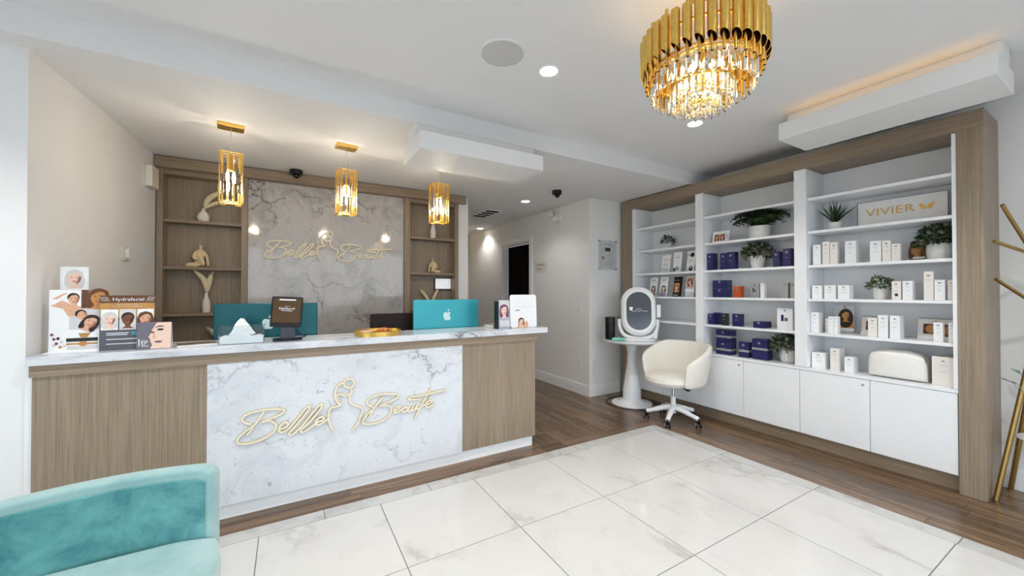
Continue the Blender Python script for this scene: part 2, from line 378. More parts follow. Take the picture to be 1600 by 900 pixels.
# ------------------------------------------------------------------ room shell
ZR, ZM, YB = 2.745, 2.892, 2.907     # rear ceiling, main ceiling, bulkhead line
XR = 4.62                            # right wall
fl = struct(MB().box(-4.75, XR + 0.15, -2.4, 8.2, -0.10, -0.003).build('floor', GROUT))
# marble tiles, 0.695 m squares, with a grey border strip along the two far edges
tx = [3.325 - 0.6935 * i for i in range(12)]; ty = [2.728 - 0.6985 * i for i in range(8)]
tile_me = None
g = 0.0022
for i in range(11):
    for j in range(7):
        o = MB().box(tx[i + 1] + g, tx[i] - g, ty[j + 1] + g, ty[j] - g, -0.003, 0.0)
        if tile_me is None:
            t0 = o.build('tile', TILE, fl, bevel=0.0012, seg=1); tile_me = t0; base = (tx[0], ty[0])
        else:
            t = tile_me.copy(); COL.objects.link(t); t.location = (tx[i] - base[0], ty[j] - base[1], 0)
bo = None
for k in range(11):
    x1 = 3.448 - 0.135 - 0.699 * k + 0.135 if k else 3.448
    xs = 3.013 - 0.70 * (k - 1)
    a, b = (3.013, 3.448) if k == 0 else (xs - 0.70, xs)
    MB().box(a + g, b - g, 2.728 + g, 2.846, -0.003, 0.0).build('border_tile', TBORD, fl, bevel=0.0012, seg=1)
for k in range(8):
    b = 2.728 - 0.70 * k - (0.0 if k == 0 else 0.0)
    MB().box(3.325 + g, 3.448, b - 0.70 + g, b - g, -0.003, 0.0).build('border_tile', TBORD, fl, bevel=0.0012, seg=1)
# hardwood planks
def plank_run(x0, x1, y0, y1, axis, w=0.118, L=1.15, stag=True):
    MB().box(x0, x1, y0, y1, -0.0029, -0.0025).build('plank_bed', SOIL, fl)
    rnd = random.Random(int((x0 + 10) * 131 + y0 * 977))
    a0, a1, c0, c1 = (y0, y1, x0, x1) if axis == 'y' else (x0, x1, y0, y1)
    n = max(1, round((c1 - c0) / w)); ww = (c1 - c0) / n
    for i in range(n):
        p = a0 - (rnd.random() * L if stag else 0)
        while p < a1 - 1e-6:
            q = p + L * (0.8 + 0.4 * rnd.random()); s, e = max(p, a0), min(q, a1)
            if a1 - q < 0.18: e = a1; q = a1
            if e - s > 0.1:
                u0, u1 = c0 + i * ww + 0.0012, c0 + (i + 1) * ww - 0.0012
                m = MB()
                if axis == 'y': m.box(u0, u1, s + 0.0012, e - 0.0012, -0.0024, -0.0005)
                else: m.box(s + 0.0012, e - 0.0012, u0, u1, -0.0024, -0.0005)
                m.build('plank', PLY if axis == 'y' else PLX, fl)
            p = q
plank_run(3.45, XR, -2.4, 2.848, 'y', L=1.5)
plank_run(2.03, XR, 2.848, 2.975, 'x', L=1.2)
plank_run(-1.18, 2.03, 2.848, 3.06, 'x', w=0.105, L=1.2)
plank_run(2.03, 3.59, 2.975, 8.1, 'y', L=1.2)
plank_run(3.59, XR, 2.975, 4.043, 'y', L=1.2)
plank_run(-1.18, 2.03, 3.06, 5.1, 'y', w=0.21, L=2.4)
# walls
struct(MB().prism([(-4.75, 3.06), (-1.20, 3.06), (-1.074, 5.25), (-4.75, 5.25)], 0, ZR).build('wall_left', PAINT))
struct(MB().box(-4.75, -4.6, -2.4, 3.06, 0, 0.2).box(-4.75, -4.6, -2.4, 3.06, 2.66, ZM).box(-4.75, -4.6, -2.4, -2.0, .2, 2.66).box(-4.75, -4.6, 2.3, 3.06, .2, 2.66).build('wall_far_left', PAINT))
struct(MB().box(-1.074, 2.0, 5.10, 5.25, 0, ZR).build('wall_back', PAINT))
struct(MB().box(2.0, 2.14, 4.87, 8.1, 0, ZR).build('wall_passage', PAINT))
hw = MB().box(3.593, XR + 0.15, 4.043, 5.547, 0, ZR).box(3.593, XR + 0.15, 6.50, 8.1, 0, ZR).box(3.593, XR + 0.15, 5.547, 6.50, 2.33, ZR)
struct(hw.build('wall_hall', PAINT))
struct(MB().box(2.0, XR + 0.15, 8.1, 8.2, 0, ZR).build('wall_hall_end', P('beige_paint', (214, 200, 182), 0.6, var=0.015, scale=3)))
struct(MB().box(XR, XR + 0.15, -2.4, 4.043, 0, ZM).build('wall_right', PAINT))
# storefront wall behind the camera with one wide window
wf = MB().box(-4.6, XR + 0.15, -2.4, -2.25, 0, 0.2).box(-4.6, XR + 0.15, -2.4, -2.25, 2.66, ZM).box(-4.6, -1.5, -2.4, -2.25, 0.2, 2.66).box(4.4, XR + 0.15, -2.4, -2.25, 0.2, 2.66)
struct(wf.build('wall_front', PAINT))
wn = struct(MB().box(-1.5, 4.4, -2.36, -2.29, 0.2, 0.26).box(-1.5, 4.4, -2.36, -2.29, 2.60, 2.66).build('window_1', DARK))
for k in range(6):
    x = -1.5 + 5.84 * k / 5
    MB().box(x, x + 0.06, -2.36, -2.29, 0.26, 2.60).build('mullion', DARK, wn)
WGL = glass('window_glass', (250, 252, 252), 0.05)
for k in range(5):
    x = -1.5 + 5.84 * k / 5 + 0.06
    MB().box(x, x + 5.84 / 5 - 0.06, -2.330, -2.322, 0.26, 2.60).build('pane', WGL, wn)
w2 = struct(MB().box(-4.71, -4.64, -2.0, 2.3, 0.2, 0.26).box(-4.71, -4.64, -2.0, 2.3, 2.60, 2.66).build('added_side_window', DARK))  # unseen side window, added and sized to brighten the cabinet side
for k in range(4): MB().box(-4.71, -4.64, -2.0 + 4.24 * k / 3, -1.94 + 4.24 * k / 3, 0.26, 2.60).build('mullion', DARK, w2)
for k in range(3): MB().box(-4.680, -4.672, -1.94 + 4.24 * k / 3, -2.0 + 4.24 * (k + 1) / 3, 0.26, 2.60).build('pane', WGL, w2)
struct(MB().box(-40, -4.8, -40, 30, -0.30, -0.12).build('pavement_side', P('street_paving', (150, 148, 145), 0.9, var=0.1, scale=2)))
struct(MB().box(-4.8, 30, -40, -2.45, -0.30, -0.12).build('pavement', P('street_paving', (150, 148, 145), 0.9, var=0.1, scale=2)))
# ceilings: main and the lower rear one whose front face is the bulkhead
struct(MB().box(-4.75, XR + 0.15, -2.4, YB, ZM, ZM + 0.2).build('ceiling', CEIL))
struct(MB().box(-4.75, XR + 0.15, YB, 8.2, ZR, ZM + 0.2).build('ceiling_rear', CEIL))
# baseboards (stepped profile)
def base_prof(x0, y0, x1, y1, nx, ny, name):
    mb = MB()
    for h0, h1, t in ((0, 0.105, 0.016), (0.105, 0.118, 0.011), (0.118, 0.135, 0.014), (0.135, 0.15, 0.006)):
        mb.box(min(x0, x1, x0 + nx * t, x1 + nx * t), max(x0, x1, x0 + nx * t, x1 + nx * t), min(y0, y1, y0 + ny * t, y1 + ny * t), max(y0, y1, y0 + ny * t, y1 + ny * t), h0, h1)
    return struct(mb.build(name, TRIM))
base_prof(3.593, 4.027, 3.593, 5.43, -1, 0, 'baseboard_hall')
base_prof(3.593, 6.62, 3.593, 8.1, -1, 0, 'baseboard_hall_end')
base_prof(3.593, 4.043, 4.16, 4.043, 0, -1, 'baseboard_return')
base_prof(XR, -2.25, XR, 0.64, -1, 0, 'baseboard_right')
base_prof(-4.6, 3.06, -1.20, 3.06, 0, -1, 'baseboard_left')
# hanging light-cove boxes: a T-shaped profile, neck up to the ceiling
CB = P('cove_box_paint', (236, 236, 237), 0.55, var=0.01, scale=3)
m = MB().box(0.832, 1.925, 2.755, 3.23, 2.506, 2.637).box(0.832, 1.925, YB, 3.10, 2.637, ZR)
c1 = m.build('ceiling_cove_box', CB, bevel=0.003, seg=1); struct(c1)
m = MB().box(3.378, 3.83, 0.47, 1.567, 2.655, 2.786).box(3.52, 3.70, 0.47, 1.567, 2.786, ZM)
c2 = m.build('ceiling_cove_box', CB, bevel=0.003, seg=1); struct(c2)
l = add_light('cove_strip', 'AREA', (3.45, 1.02, 2.80), COVE_W, (1.0, 0.58, 0.20), shape='RECTANGLE', size=0.08, size_y=1.05); l.rotation_euler = (math.pi, 0, 0)
l = add_light('cove_strip', 'AREA', (1.38, 3.165, 2.65), COVE_W * 0.35, (1.0, 0.72, 0.40), shape='RECTANGLE', size=1.0, size_y=0.07); l.rotation_euler = (math.pi, 0, 0)
# cove at the end of the passage
m = MB().box(2.14, 3.0, 7.55, 8.1, 2.35, 2.52); struct(m.build('trim_1', CB))
l = add_light('cove_strip', 'AREA', (2.6, 7.8, 2.535), 2.0, (1.0, 0.80, 0.45), shape='RECTANGLE', size=0.7, size_y=0.3); l.rotation_euler = (math.pi, 0, 0)
# hall door: casing, and a near-black panel painting the darkness of the unlit opening
d = MB().box(3.572, 3.592, 5.455, 5.547, 0, 2.42).box(3.572, 3.592, 6.50, 6.60, 0, 2.42).box(3.572, 3.592, 5.547, 6.50, 2.33, 2.42).build('door_1', TRIM, bevel=0.004); struct(d)
MB().box(3.594, 3.70, 5.549, 5.565, 0, 2.325).box(3.594, 3.70, 6.482, 6.498, 0, 2.325).box(3.594, 3.70, 5.565, 6.482, 2.305, 2.325).build('jamb', TRIM, d)
DD = P('unlit_opening_dark', (14, 7, 6), 0.9, var=0.3, scale=8, spec=0.1)
opening_panel = MB().box(3.705, 3.745, 5.566, 6.481, 0.01, 2.30).build('opening_panel', DD, d)
MB().tube([(3.70, 6.40, 1.02), (3.66, 6.40, 1.02), (3.66, 6.28, 1.02)], 0.010).build('handle', CHROME, opening_panel)
# ------------------------------------------------------------------ reception counter
rc = thing('reception_counter', (0.43, 3.2, 0), 'long reception counter with wood sides and a white marble front panel', 'counter')
YF = 3.03
MB().box(-1.165, 2.0, 3.052, 3.34, 0, 0.095).build('toe_kick', LAC, rc)
MB().box(-1.165, -0.434, YF, 3.36, 0.095, 0.995).build('side_panel', WV, rc)
MB().box(1.279, 2.02, YF, 3.36, 0.095, 0.995).build('side_panel', WV, rc)
MB().box(-0.432, 1.277, YF - 0.008, 3.35, 0.095, 0.995).build('marble_panel', MPAN, rc, label='white marble front panel with grey veins')
MB().box(-1.172, 2.035, YF - 0.012, 3.36, 0.996, 1.058).build('apron', WX, rc)
MB().box(-1.14, 1.95, 3.42, 3.98, 0.70, 0.735).build('desk_top', WX, rc)
for x in (-1.13, 0.43, 1.91): MB().box(x, x + 0.03, 3.37, 3.96, 0, 0.70).build('desk_support', WV, rc)
MB().box(-1.196, -1.166, 3.045, 3.055, 0.0, 1.058).build('filler_strip', TRIM, rc)
ct = MB().box(-1.178, 2.145, 3.0, 3.41, 1.059, 1.107).build('countertop', MSLAB, bevel=0.002)
tag(ct, 'long white marble slab capping the reception counter', 'countertop')
# the lettering of both signs: flat gold strokes, traced in metres
STROKES = [[[-0.126,0.67],[-0.151,0.63],[-0.178,0.589],[-0.205,0.545],[-0.227,0.524]],[[-0.199,0.586],[-0.237,0.605],[-0.25,0.627],[-0.232,0.653],[-0.178,0.667],[-0.101,0.67],[-0.039,0.661],[-0.016,0.648],[-0.039,0.627],[-0.095,0.608],[-0.145,0.59]],[[-0.145,0.59],[-0.095,0.591],[-0.064,0.559],[-0.078,0.519],[-0.134,0.483],[-0.199,0.468],[-0.252,0.471],[-0.276,0.487],[-0.265,0.521],[-0.226,0.552],[-0.183,0.583]],[[-0.041,0.529],[-0.01,0.533],[0.006,0.554],[-0.013,0.57],[-0.039,0.551],[-0.049,0.522],[-0.03,0.505],[0.005,0.52],[0.049,0.567],[0.09,0.621],[0.12,0.654],[0.134,0.654],[0.12,0.62],[0.061,0.548],[0.014,0.495],[0.02,0.477],[0.049,0.492],[0.103,0.544],[0.157,0.614],[0.194,0.653],[0.211,0.657],[0.198,0.622],[0.133,0.546],[0.082,0.5],[0.091,0.483],[0.121,0.496],[0.182,0.536],[0.214,0.546],[0.221,0.562],[0.201,0.569],[0.176,0.552],[0.171,0.532],[0.192,0.518],[0.253,0.55]],[[0.348,0.791],[0.363,0.809],[0.397,0.814],[0.417,0.789],[0.41,0.76],[0.385,0.751],[0.357,0.767],[0.348,0.791],[0.312,0.775],[0.295,0.734],[0.297,0.688],[0.314,0.653],[0.33,0.637],[0.302,0.629],[0.268,0.624],[0.255,0.602],[0.252,0.557],[0.264,0.502],[0.286,0.458]],[[0.397,0.753],[0.406,0.72],[0.401,0.707],[0.379,0.702],[0.357,0.693],[0.336,0.712],[0.309,0.709],[0.305,0.692],[0.313,0.662],[0.327,0.646],[0.342,0.651]],[[0.394,0.698],[0.391,0.661],[0.401,0.636],[0.429,0.615],[0.466,0.599],[0.477,0.574],[0.457,0.509],[0.427,0.46],[0.408,0.439]],[[0.556,0.585],[0.52,0.607],[0.51,0.634],[0.539,0.661],[0.606,0.673],[0.681,0.668],[0.738,0.651],[0.723,0.628],[0.66,0.605],[0.599,0.585]],[[0.599,0.585],[0.66,0.581],[0.688,0.552],[0.667,0.502],[0.606,0.469],[0.54,0.463],[0.491,0.473],[0.481,0.498],[0.508,0.535],[0.553,0.571],[0.592,0.619],[0.625,0.652]],[[0.526,0.515],[0.553,0.562]],[[0.716,0.532],[0.746,0.543],[0.751,0.56],[0.73,0.56],[0.709,0.538],[0.713,0.52],[0.739,0.519],[0.771,0.536],[0.801,0.549],[0.81,0.543],[0.783,0.544],[0.77,0.527],[0.781,0.512],[0.808,0.523],[0.826,0.547],[0.816,0.521],[0.832,0.512],[0.858,0.548],[0.847,0.52],[0.863,0.514],[0.89,0.554],[0.88,0.526],[0.9,0.519]],[[1.0,0.666],[0.956,0.603],[0.904,0.515],[0.865,0.443]],[[0.926,0.585],[0.874,0.598],[0.817,0.604],[0.845,0.621],[0.949,0.625],[1.025,0.633],[1.129,0.642]],[[0.896,0.52],[0.93,0.541],[0.96,0.542],[0.996,0.553],[0.999,0.571],[0.979,0.57],[0.956,0.548],[0.961,0.525],[0.988,0.524],[1.025,0.545]],[[0.978,0.585],[1.001,0.604]]]
def sign(name, label, mapf, yface, w, th, back):
    pts_all = [mapf(p) for st in STROKES for p in st]
    cx = sum(p[0] for p in pts_all) / len(pts_all); z0 = min(p[1] for p in pts_all)
    t = thing(name, (cx, yface, z0), label, 'sign')
    names = {0: 'word', 4: 'line_figure', 7: 'word'}
    groups = [('word', range(0, 4)), ('line_figure', range(4, 7)), ('word', range(7, 15))]
    for nm, idx in groups:
        a = MB()
        for i in idx:
            q = spline([mapf(p) for p in STROKES[i]], 7)
            a.mat(0).ribbon(q, w, (0, yface, 0), (1, 0, 0), (0, 0, 1), (0, -1, 0), 0.0, th * 0.8 + .0009 * (i % 5), .004)
            a.mat(1).ribbon(q, w * 0.76, (0, yface, 0), (1, 0, 0), (0, 0, 1), (0, -1, 0), th * 0.5, th * .88 + .0009 * (i % 5), .004)
        a.build(nm, [GOLDP, CREAMG], t)
    return t
sign('lettering_sign', 'gold script Belle Beauté lettering with line-drawn woman on the counter front', lambda p: p, YF - 0.008, 0.0165, 0.010, None)
# ------------------------------------------------------------------ rear wall unit
ru = thing('shelf_unit', (0.47, 4.97, 0), 'brown wood wall unit with two open shelf bays beside a marble panel', 'shelf unit')
Y0, Y1 = 4.86, 5.04
MB().box(-1.094, 2.085, 4.80, 5.095, 2.635, 2.735).build('cornice', WX, ru)
for x0, x1 in ((-1.086, -1.04), (-0.42, -0.37), (1.268, 1.338), (1.945, 1.995)):
    MB().box(x0, x1, Y0, Y1, 0, 2.635).build('post', WV, ru)
for x0, x1 in ((-1.04, -0.42), (1.338, 1.945)):
    MB().box(x0, x1, Y1 - 0.012, Y1, 0.0, 2.60).build('back_panel', WV, ru)
    MB().box(x0, x1, Y0 + 0.02, Y1 - 0.012, 2.59, 2.635).build('top_rail', WX, ru)
    for z in (0.40, 0.82, 1.235, 1.695, 2.155):
        MB().box(x0 + 0.001, x1 - 0.001, Y0 + 0.015, Y1 - 0.013, z - 0.028, z).build('shelf', WX, ru)
MB().box(-0.368, 1.266, 4.90, 5.095, 0.0, 2.634).build('marble_panel', MBACK, ru, label='polished grey marble panel with dark veins')
bx0, bz0, bx1, bz1 = -0.276, 0.439, 1.129, 0.814
def rear(p):
    u = (p[0] - bx0) / (bx1 - bx0); v = (p[1] - 0.62)
    return (-0.22 + u * 1.345, 1.955 + v * 0.95 )
sign('lettering_sign', 'gold script Belle Beauté lettering with line-drawn woman on the rear marble wall', rear, 4.90, 0.0175, 0.012, None)
# ------------------------------------------------------------------ display cabinet on the right wall
dc = thing('display_cabinet', (4.39, 2.3, 0), 'tall white display cabinet with wooden outer frame and six low doors', 'cabinet')
XF = 4.164
MB().box(XF, XR - 0.002, 0.645, 0.772, 0, 2.60).build('frame_post', WV, dc)
MB().box(XF, XR - 0.002, 3.80, 3.985, 0, 2.60).build('frame_post', WV, dc)
MB().box(XF, XR - 0.002, 0.645, 3.985, 2.60, 2.73).build('frame_header', WY, dc)
MB().box(4.53, 4.60, 0.774, 3.798, 0.05, 2.598).build('back_panel', LAC, dc)
MB().box(XF + 0.06, 4.525, 0.774, 3.798, 0, 0.118).build('plinth', WY, dc)
for y0, y1 in ((0.774, 0.796), (3.745, 3.798)): MB().box(XF + 0.006, 4.528, y0, y1, 0.745, 2.598).build('side_panel', LAC, dc)
for y0, y1 in ((2.738, 2.832), (1.705, 1.805)): MB().box(XF + 0.004, 4.528, y0, y1, 0.745, 2.598).build('divider', LAC, dc, bevel=0.002)
MB().box(XF + 0.004, 4.528, 0.774, 3.798, 0.716, 0.742).build('base_shelf', LAC, dc)
MB().box(XF + 0.03, 4.528, 0.776, 3.796, 0.12, 0.714).build('base_body', LAC, dc)
BAY = {'R': (0.797, 1.704), 'M': (1.806, 2.737), 'L': (2.833, 3.744)}
SH = {'1': 2.32, '2': 2.01, '3': 1.695, '4': 1.384, '5': 1.07, 'b': 0.742}
for k, (y0, y1) in BAY.items():
    for q in '12345': MB().box(XF + 0.022, 4.528, y0 + 0.001, y1 - 0.001, SH[q] - 0.024, SH[q]).build('shelf', LAC, dc, bevel=0.0015)
yy = [0.776, 1.262, 1.768, 2.286, 2.792, 3.30, 3.796]
for i in range(6):
    dr = MB().box(XF + 0.008, XF + 0.028, yy[i] + 0.002, yy[i + 1] - 0.002, 0.124, 0.712).build('door', LAC, dc, bevel=0.0015)
    if i in (1, 3, 5):
        MB().tube([(XF + 0.004, yy[i] + 0.045, 0.665), (XF + 0.010, yy[i] + 0.045, 0.665)], 0.011, 14).build('lock', CHROME, dr)
# ------------------------------------------------------------------ things on the display cabinet
def carton(xf, yl, yr, z, h, dep, mat, label, mark='dot', group=None, band=None, ink=INK):
    b = MB().box(xf, xf + dep, yr, yl, z, z + h).build('carton', mat, bevel=0.0012, seg=1)
    tag(b, label, 'box', group)
    F = Face((xf, yl, z), (0, -1, 0), (0, 0, 1)); w = yl - yr; a = MB()
    if mark == 'dot':                       # small winged emblem over faint lines of text
        cx = w * 0.5; cz = h * 0.86; r = min(0.006, w * 0.12)
        F.poly(a, [(cx - 1.5 * r, cz + 0.7 * r), (cx, cz), (cx + 1.5 * r, cz + 0.7 * r), (cx + 1.0 * r, cz - 0.8 * r), (cx - 1.0 * r, cz - 0.8 * r)], 0.0002, 0.0008, 0)
        for q, ww in ((0.72, 0.5), (0.67, 0.36), (0.5, 0.44), (0.46, 0.3)):
            F.poly(a, rect(cx - w * ww / 2, cx + w * ww / 2, h * q - 0.0011, h * q + 0.0011), 0.0002, 0.0006, 1)
    elif mark == 'round':                   # silver round emblem of the navy range
        cx = w * 0.46; cz = h * 0.80; r = min(0.013, w * 0.17, h * 0.2)
        F.poly(a, oval(r, r, cx, cz, 12), 0.0002, 0.0008, 0)
        F.poly(a, oval(r * 0.45, r * 0.45, cx - r * 0.2, cz - r * 0.15, 8), 0.0008, 0.0011, 2)
        if h > 0.11: F.poly(a, rect(cx - w * 0.2, cx + w * 0.2, h * 0.5 - 0.0014, h * 0.5 + 0.0014), 0.0002, 0.0006, 1)
    elif mark == 'photo':
        cx = w * 0.5
        F.poly(a, oval(0.007, 0.007, cx, h * 0.88, 10), 0.0002, 0.0008, 0)
        F.poly(a, rect(w * 0.26, w * 0.44, h * 0.40, h * 0.66), 0.0002, 0.0008, 2)
        F.poly(a, rect(w * 0.29, w * 0.41, h * 0.66, h * 0.70), 0.0002, 0.0008, 2)
        F.poly(a, rect(w * 0.48, w * 0.70, h * 0.40, h * 0.56), 0.0002, 0.0008, 1)
    if mark == 'round': a.build('print', [SILVER, SILVER, BLUE], b)
    elif mark == 'photo': a.build('print', [INKD, INK, BLUE], b)
    elif mark: a.build('print', [INKD if ink is INK else ink, P('faint_print', (196, 196, 200), 0.6)], b)
    if band:
        MB().box(xf - 0.0012, xf + dep + 0.0012, yr - 0.0012, yl + 0.0012, z + h * band - 0.011, z + h * band + 0.011).build('band', SILVER, b)
    return b
X = 4.235
R3, R4, R5, RB = SH['3'], SH['4'], SH['5'], SH['b']
G1 = 'white cartons on the display shelves'; G2 = 'navy cartons on the display shelves'
for args in [
 (X, 1.680, 1.620, R3, .188, .05, CARTON, 'tall white carton, leftmost under the gold lettered plaque shelf', 'dot', G1),
 (X, 1.606, 1.554, R3, .210, .05, CREAMC, 'tallest cream carton of the touching pair left below the plaque shelf', 'dot', G1),
 (X + .004, 1.551, 1.496, R3, .198, .05, CREAMC, 'slightly shorter cream carton of the touching pair below the plaque shelf', 'dot', G1),
 (X, 1.441, 1.366, R3, .197, .10, CARTON, 'wide white carton standing alone mid shelf below the gold plaque', 'dot', G1),
 (X, 1.274, 1.202, R3, .178, .05, CARTON, 'white carton left of the cream one, below the gold VIVIER lettering', 'dot', G1),
 (X, 1.196, 1.143, R3, .174, .05, CREAMC, 'narrow cream carton between two white cartons below the gold lettering', 'dot', G1),
 (X, 1.140, 1.088, R3, .141, .04, CREAMC, 'short cream carton beside the brown portrait card', 'dot', G1),
 (X, 1.690, 1.612, R4, .122, .05, CARTON, 'squat white carton, leftmost in the row of three left of the flowering pot', 'dot', G1),
 (X, 1.595, 1.511, R4, .122, .05, CARTON, 'squat white carton, middle of the row of three left of flowering pot', 'dot', G1),
 (X, 1.494, 1.412, R4, .122, .09, CARTON, 'squat deep white carton nearest the flowering pot on its left', 'dot', G1),
 (X, 1.140, 1.086, R4, .149, .04, CREAMC, 'cream carton with dark square print just right of the flowering pot', 'dot', G1),
 (X, 1.077, 1.020, R4, .150, .08, CARTON, 'plain white carton right of the one with a dark square print', 'dot', G1),
 (X, .958, .906, R4, .220, .045, CREAMC, 'tallest slim cream carton below the big leafy bowl', 'dot', G1),
 (X, .902, .847, R4, .154, .045, CARTON, 'white carton right beside the tallest slim cream carton', 'dot', G1),
 (X, .833, .800, R4, .150, .045, CREAMC, 'cream carton at the right end under the leafy bowl', 'dot', G1),
 (X, 1.702, 1.639, R5, .186, .09, CARTON, 'white carton at the left end beside the smiling woman portrait', 'dot', G1),
 (4.30, 1.612, 1.586, R5, .129, .03, CREAMC, 'very small slim carton left of the smiling woman portrait', 'dot', G1),
 (X, 1.566, 1.529, R5, .153, .04, CARTON, 'slim white carton, left of a touching pair before the portrait', 'dot', G1),
 (X, 1.527, 1.495, R5, .155, .05, CARTON, 'slim white carton, right of a touching pair before the portrait', 'dot', G1),
 (X, 1.290, 1.232, R5, .158, .04, CREAMC, 'cream carton standing before the small desk calendar', 'dot', G1),
 (X, 1.226, 1.165, R5, .185, .06, CARTON, 'tall white carton right of the small desk calendar', 'dot', G1),
 (X, 1.154, 1.093, R5, .185, .10, CARTON, 'tall deep white carton second right of the small desk calendar', 'dot', G1),
 (X, .909, .859, R5, .146, .045, CARTON, 'white carton standing before the middle of the wide calendar', 'dot', G1),
 (X, .832, .800, R5, .148, .045, CARTON, 'white carton at the right end before the wide calendar', 'dot', G1),
 (X, 1.696, 1.592, RB, .142, .10, CARTON, 'wide low white carton at the left end of the bottom shelf', 'dot', G1),
 (X, 1.554, 1.488, RB, .198, .04, CREAMC, 'tall slim carton between low ones on the bottom shelf', 'dot', G1),
 (4.315, 1.522, 1.486, RB, .194, .04, CARTON, 'slim white carton half hidden behind a tall slim one, bottom shelf', None, G1),
 (X, 1.452, 1.387, RB, .134, .11, CARTON, 'cube shaped white carton left of the white wash bag', 'dot', G1),
 (X, .919, .802, RB, .218, .16, CREAMC, 'largest cream carton right of the white wash bag', 'dot', G1),
 (X, 2.728, 2.662, R3, .199, .10, BLUE, 'tall navy carton at the left end beside the sage plant shelf', 'round', G2),
 (X, 2.572, 2.501, R3, .188, .08, BLUE, 'navy carton, left of a touching pair left of ribbed bowl plant', 'round', G2),
 (X, 2.496, 2.405, R3, .194, .07, BLUE, 'wider navy carton directly left of the ribbed bowl plant', 'round', G2),
 (X, 2.023, 1.964, R3, .157, .07, BLUE, 'shorter navy carton right of the ribbed bowl plant', 'round', G2),
 (X, 1.934, 1.861, R3, .178, .07, BLUE, 'large navy carton at the right end of the ribbed bowl shelf', 'round', G2),
 (X, 2.663, 2.489, R4, .098, .09, BLUE, 'wide navy carton, lower of two stacked left of the orange carton', 'round', G2),
 (X, 2.663, 2.489, R4 + .100, .093, .09, BLUE, 'wide navy carton, upper of two stacked left of the orange carton', 'round', G2),
 (X, 2.422, 2.350, R4, .122, .08, ORANGE, 'bright orange carton on the middle bay', 'round', None),
 (X, 2.242, 2.159, R4, .150, .035, SILVER, 'silver grey carton with dark photo right of the orange carton', 'photo', None),
 (4.245, 2.150, 2.112, R4, .150, .05, CARTON, 'narrow pale carton tucked right of the silver one', 'dot', G1),
 (X, 1.946, 1.888, R4, .153, .06, SILVER, 'silver carton with dark emblem, left of the pair by the divider', 'dot', None),
 (X, 1.869, 1.829, R4, .152, .06, SILVER, 'silver carton with dark emblem, right of the pair by the divider', 'dot', None),
 (X, 2.720, 2.655, R5, .120, .05, BLUE, 'small navy carton in front at the left end under the stacked pair', 'round', G2),
 (4.30, 2.700, 2.618, R5, .134, .05, BLUE, 'small navy carton behind another at the left end', None, G2),
 (X, 2.561, 2.500, R5, .134, .05, P('black_carton', (44, 42, 44), .4), 'small black and silver carton between navy ones', 'round', None),
 (X, 2.438, 2.336, R5, .136, .05, BLUE, 'squarish navy carton right of the black and silver carton', 'round', G2),
 (X, 2.218, 2.102, R5, .066, .13, BLUE, 'flat navy carton lying left of the white product card', 'round', G2),
 (4.262, 2.001, 1.862, R5, .214, .03, CARTON, 'large white product card box with navy bottle picture', 'photo', None),
 (X, 2.368, 2.266, RB, .163, .07, BLUE, 'small navy carton with silver band between larger ones', 'round', G2, .42),
 (X, 2.230, 2.079, RB, .212, .10, BLUE, 'big navy carton with silver band beside the ribbed planter', 'round', G2, .52),
 (X, 2.625, 2.455, RB, .146, .11, BLUE, 'navy carton with silver band, lower of the stack on bottom shelf', 'round', G2, .38),
 (X, 2.625, 2.455, RB + .1475, .126, .11, BLUE, 'navy carton with silver band, upper of the stack on bottom shelf', 'round', G2, .42),
]: carton(*args)
for o in list(bpy.data.objects):
    if o.get('label', '').startswith('cream carton with dark square'): MB().box(X - .0008, X - .0001, 1.103, 1.122, R4 + .028, R4 + .050).build('square_print', INKD, o)
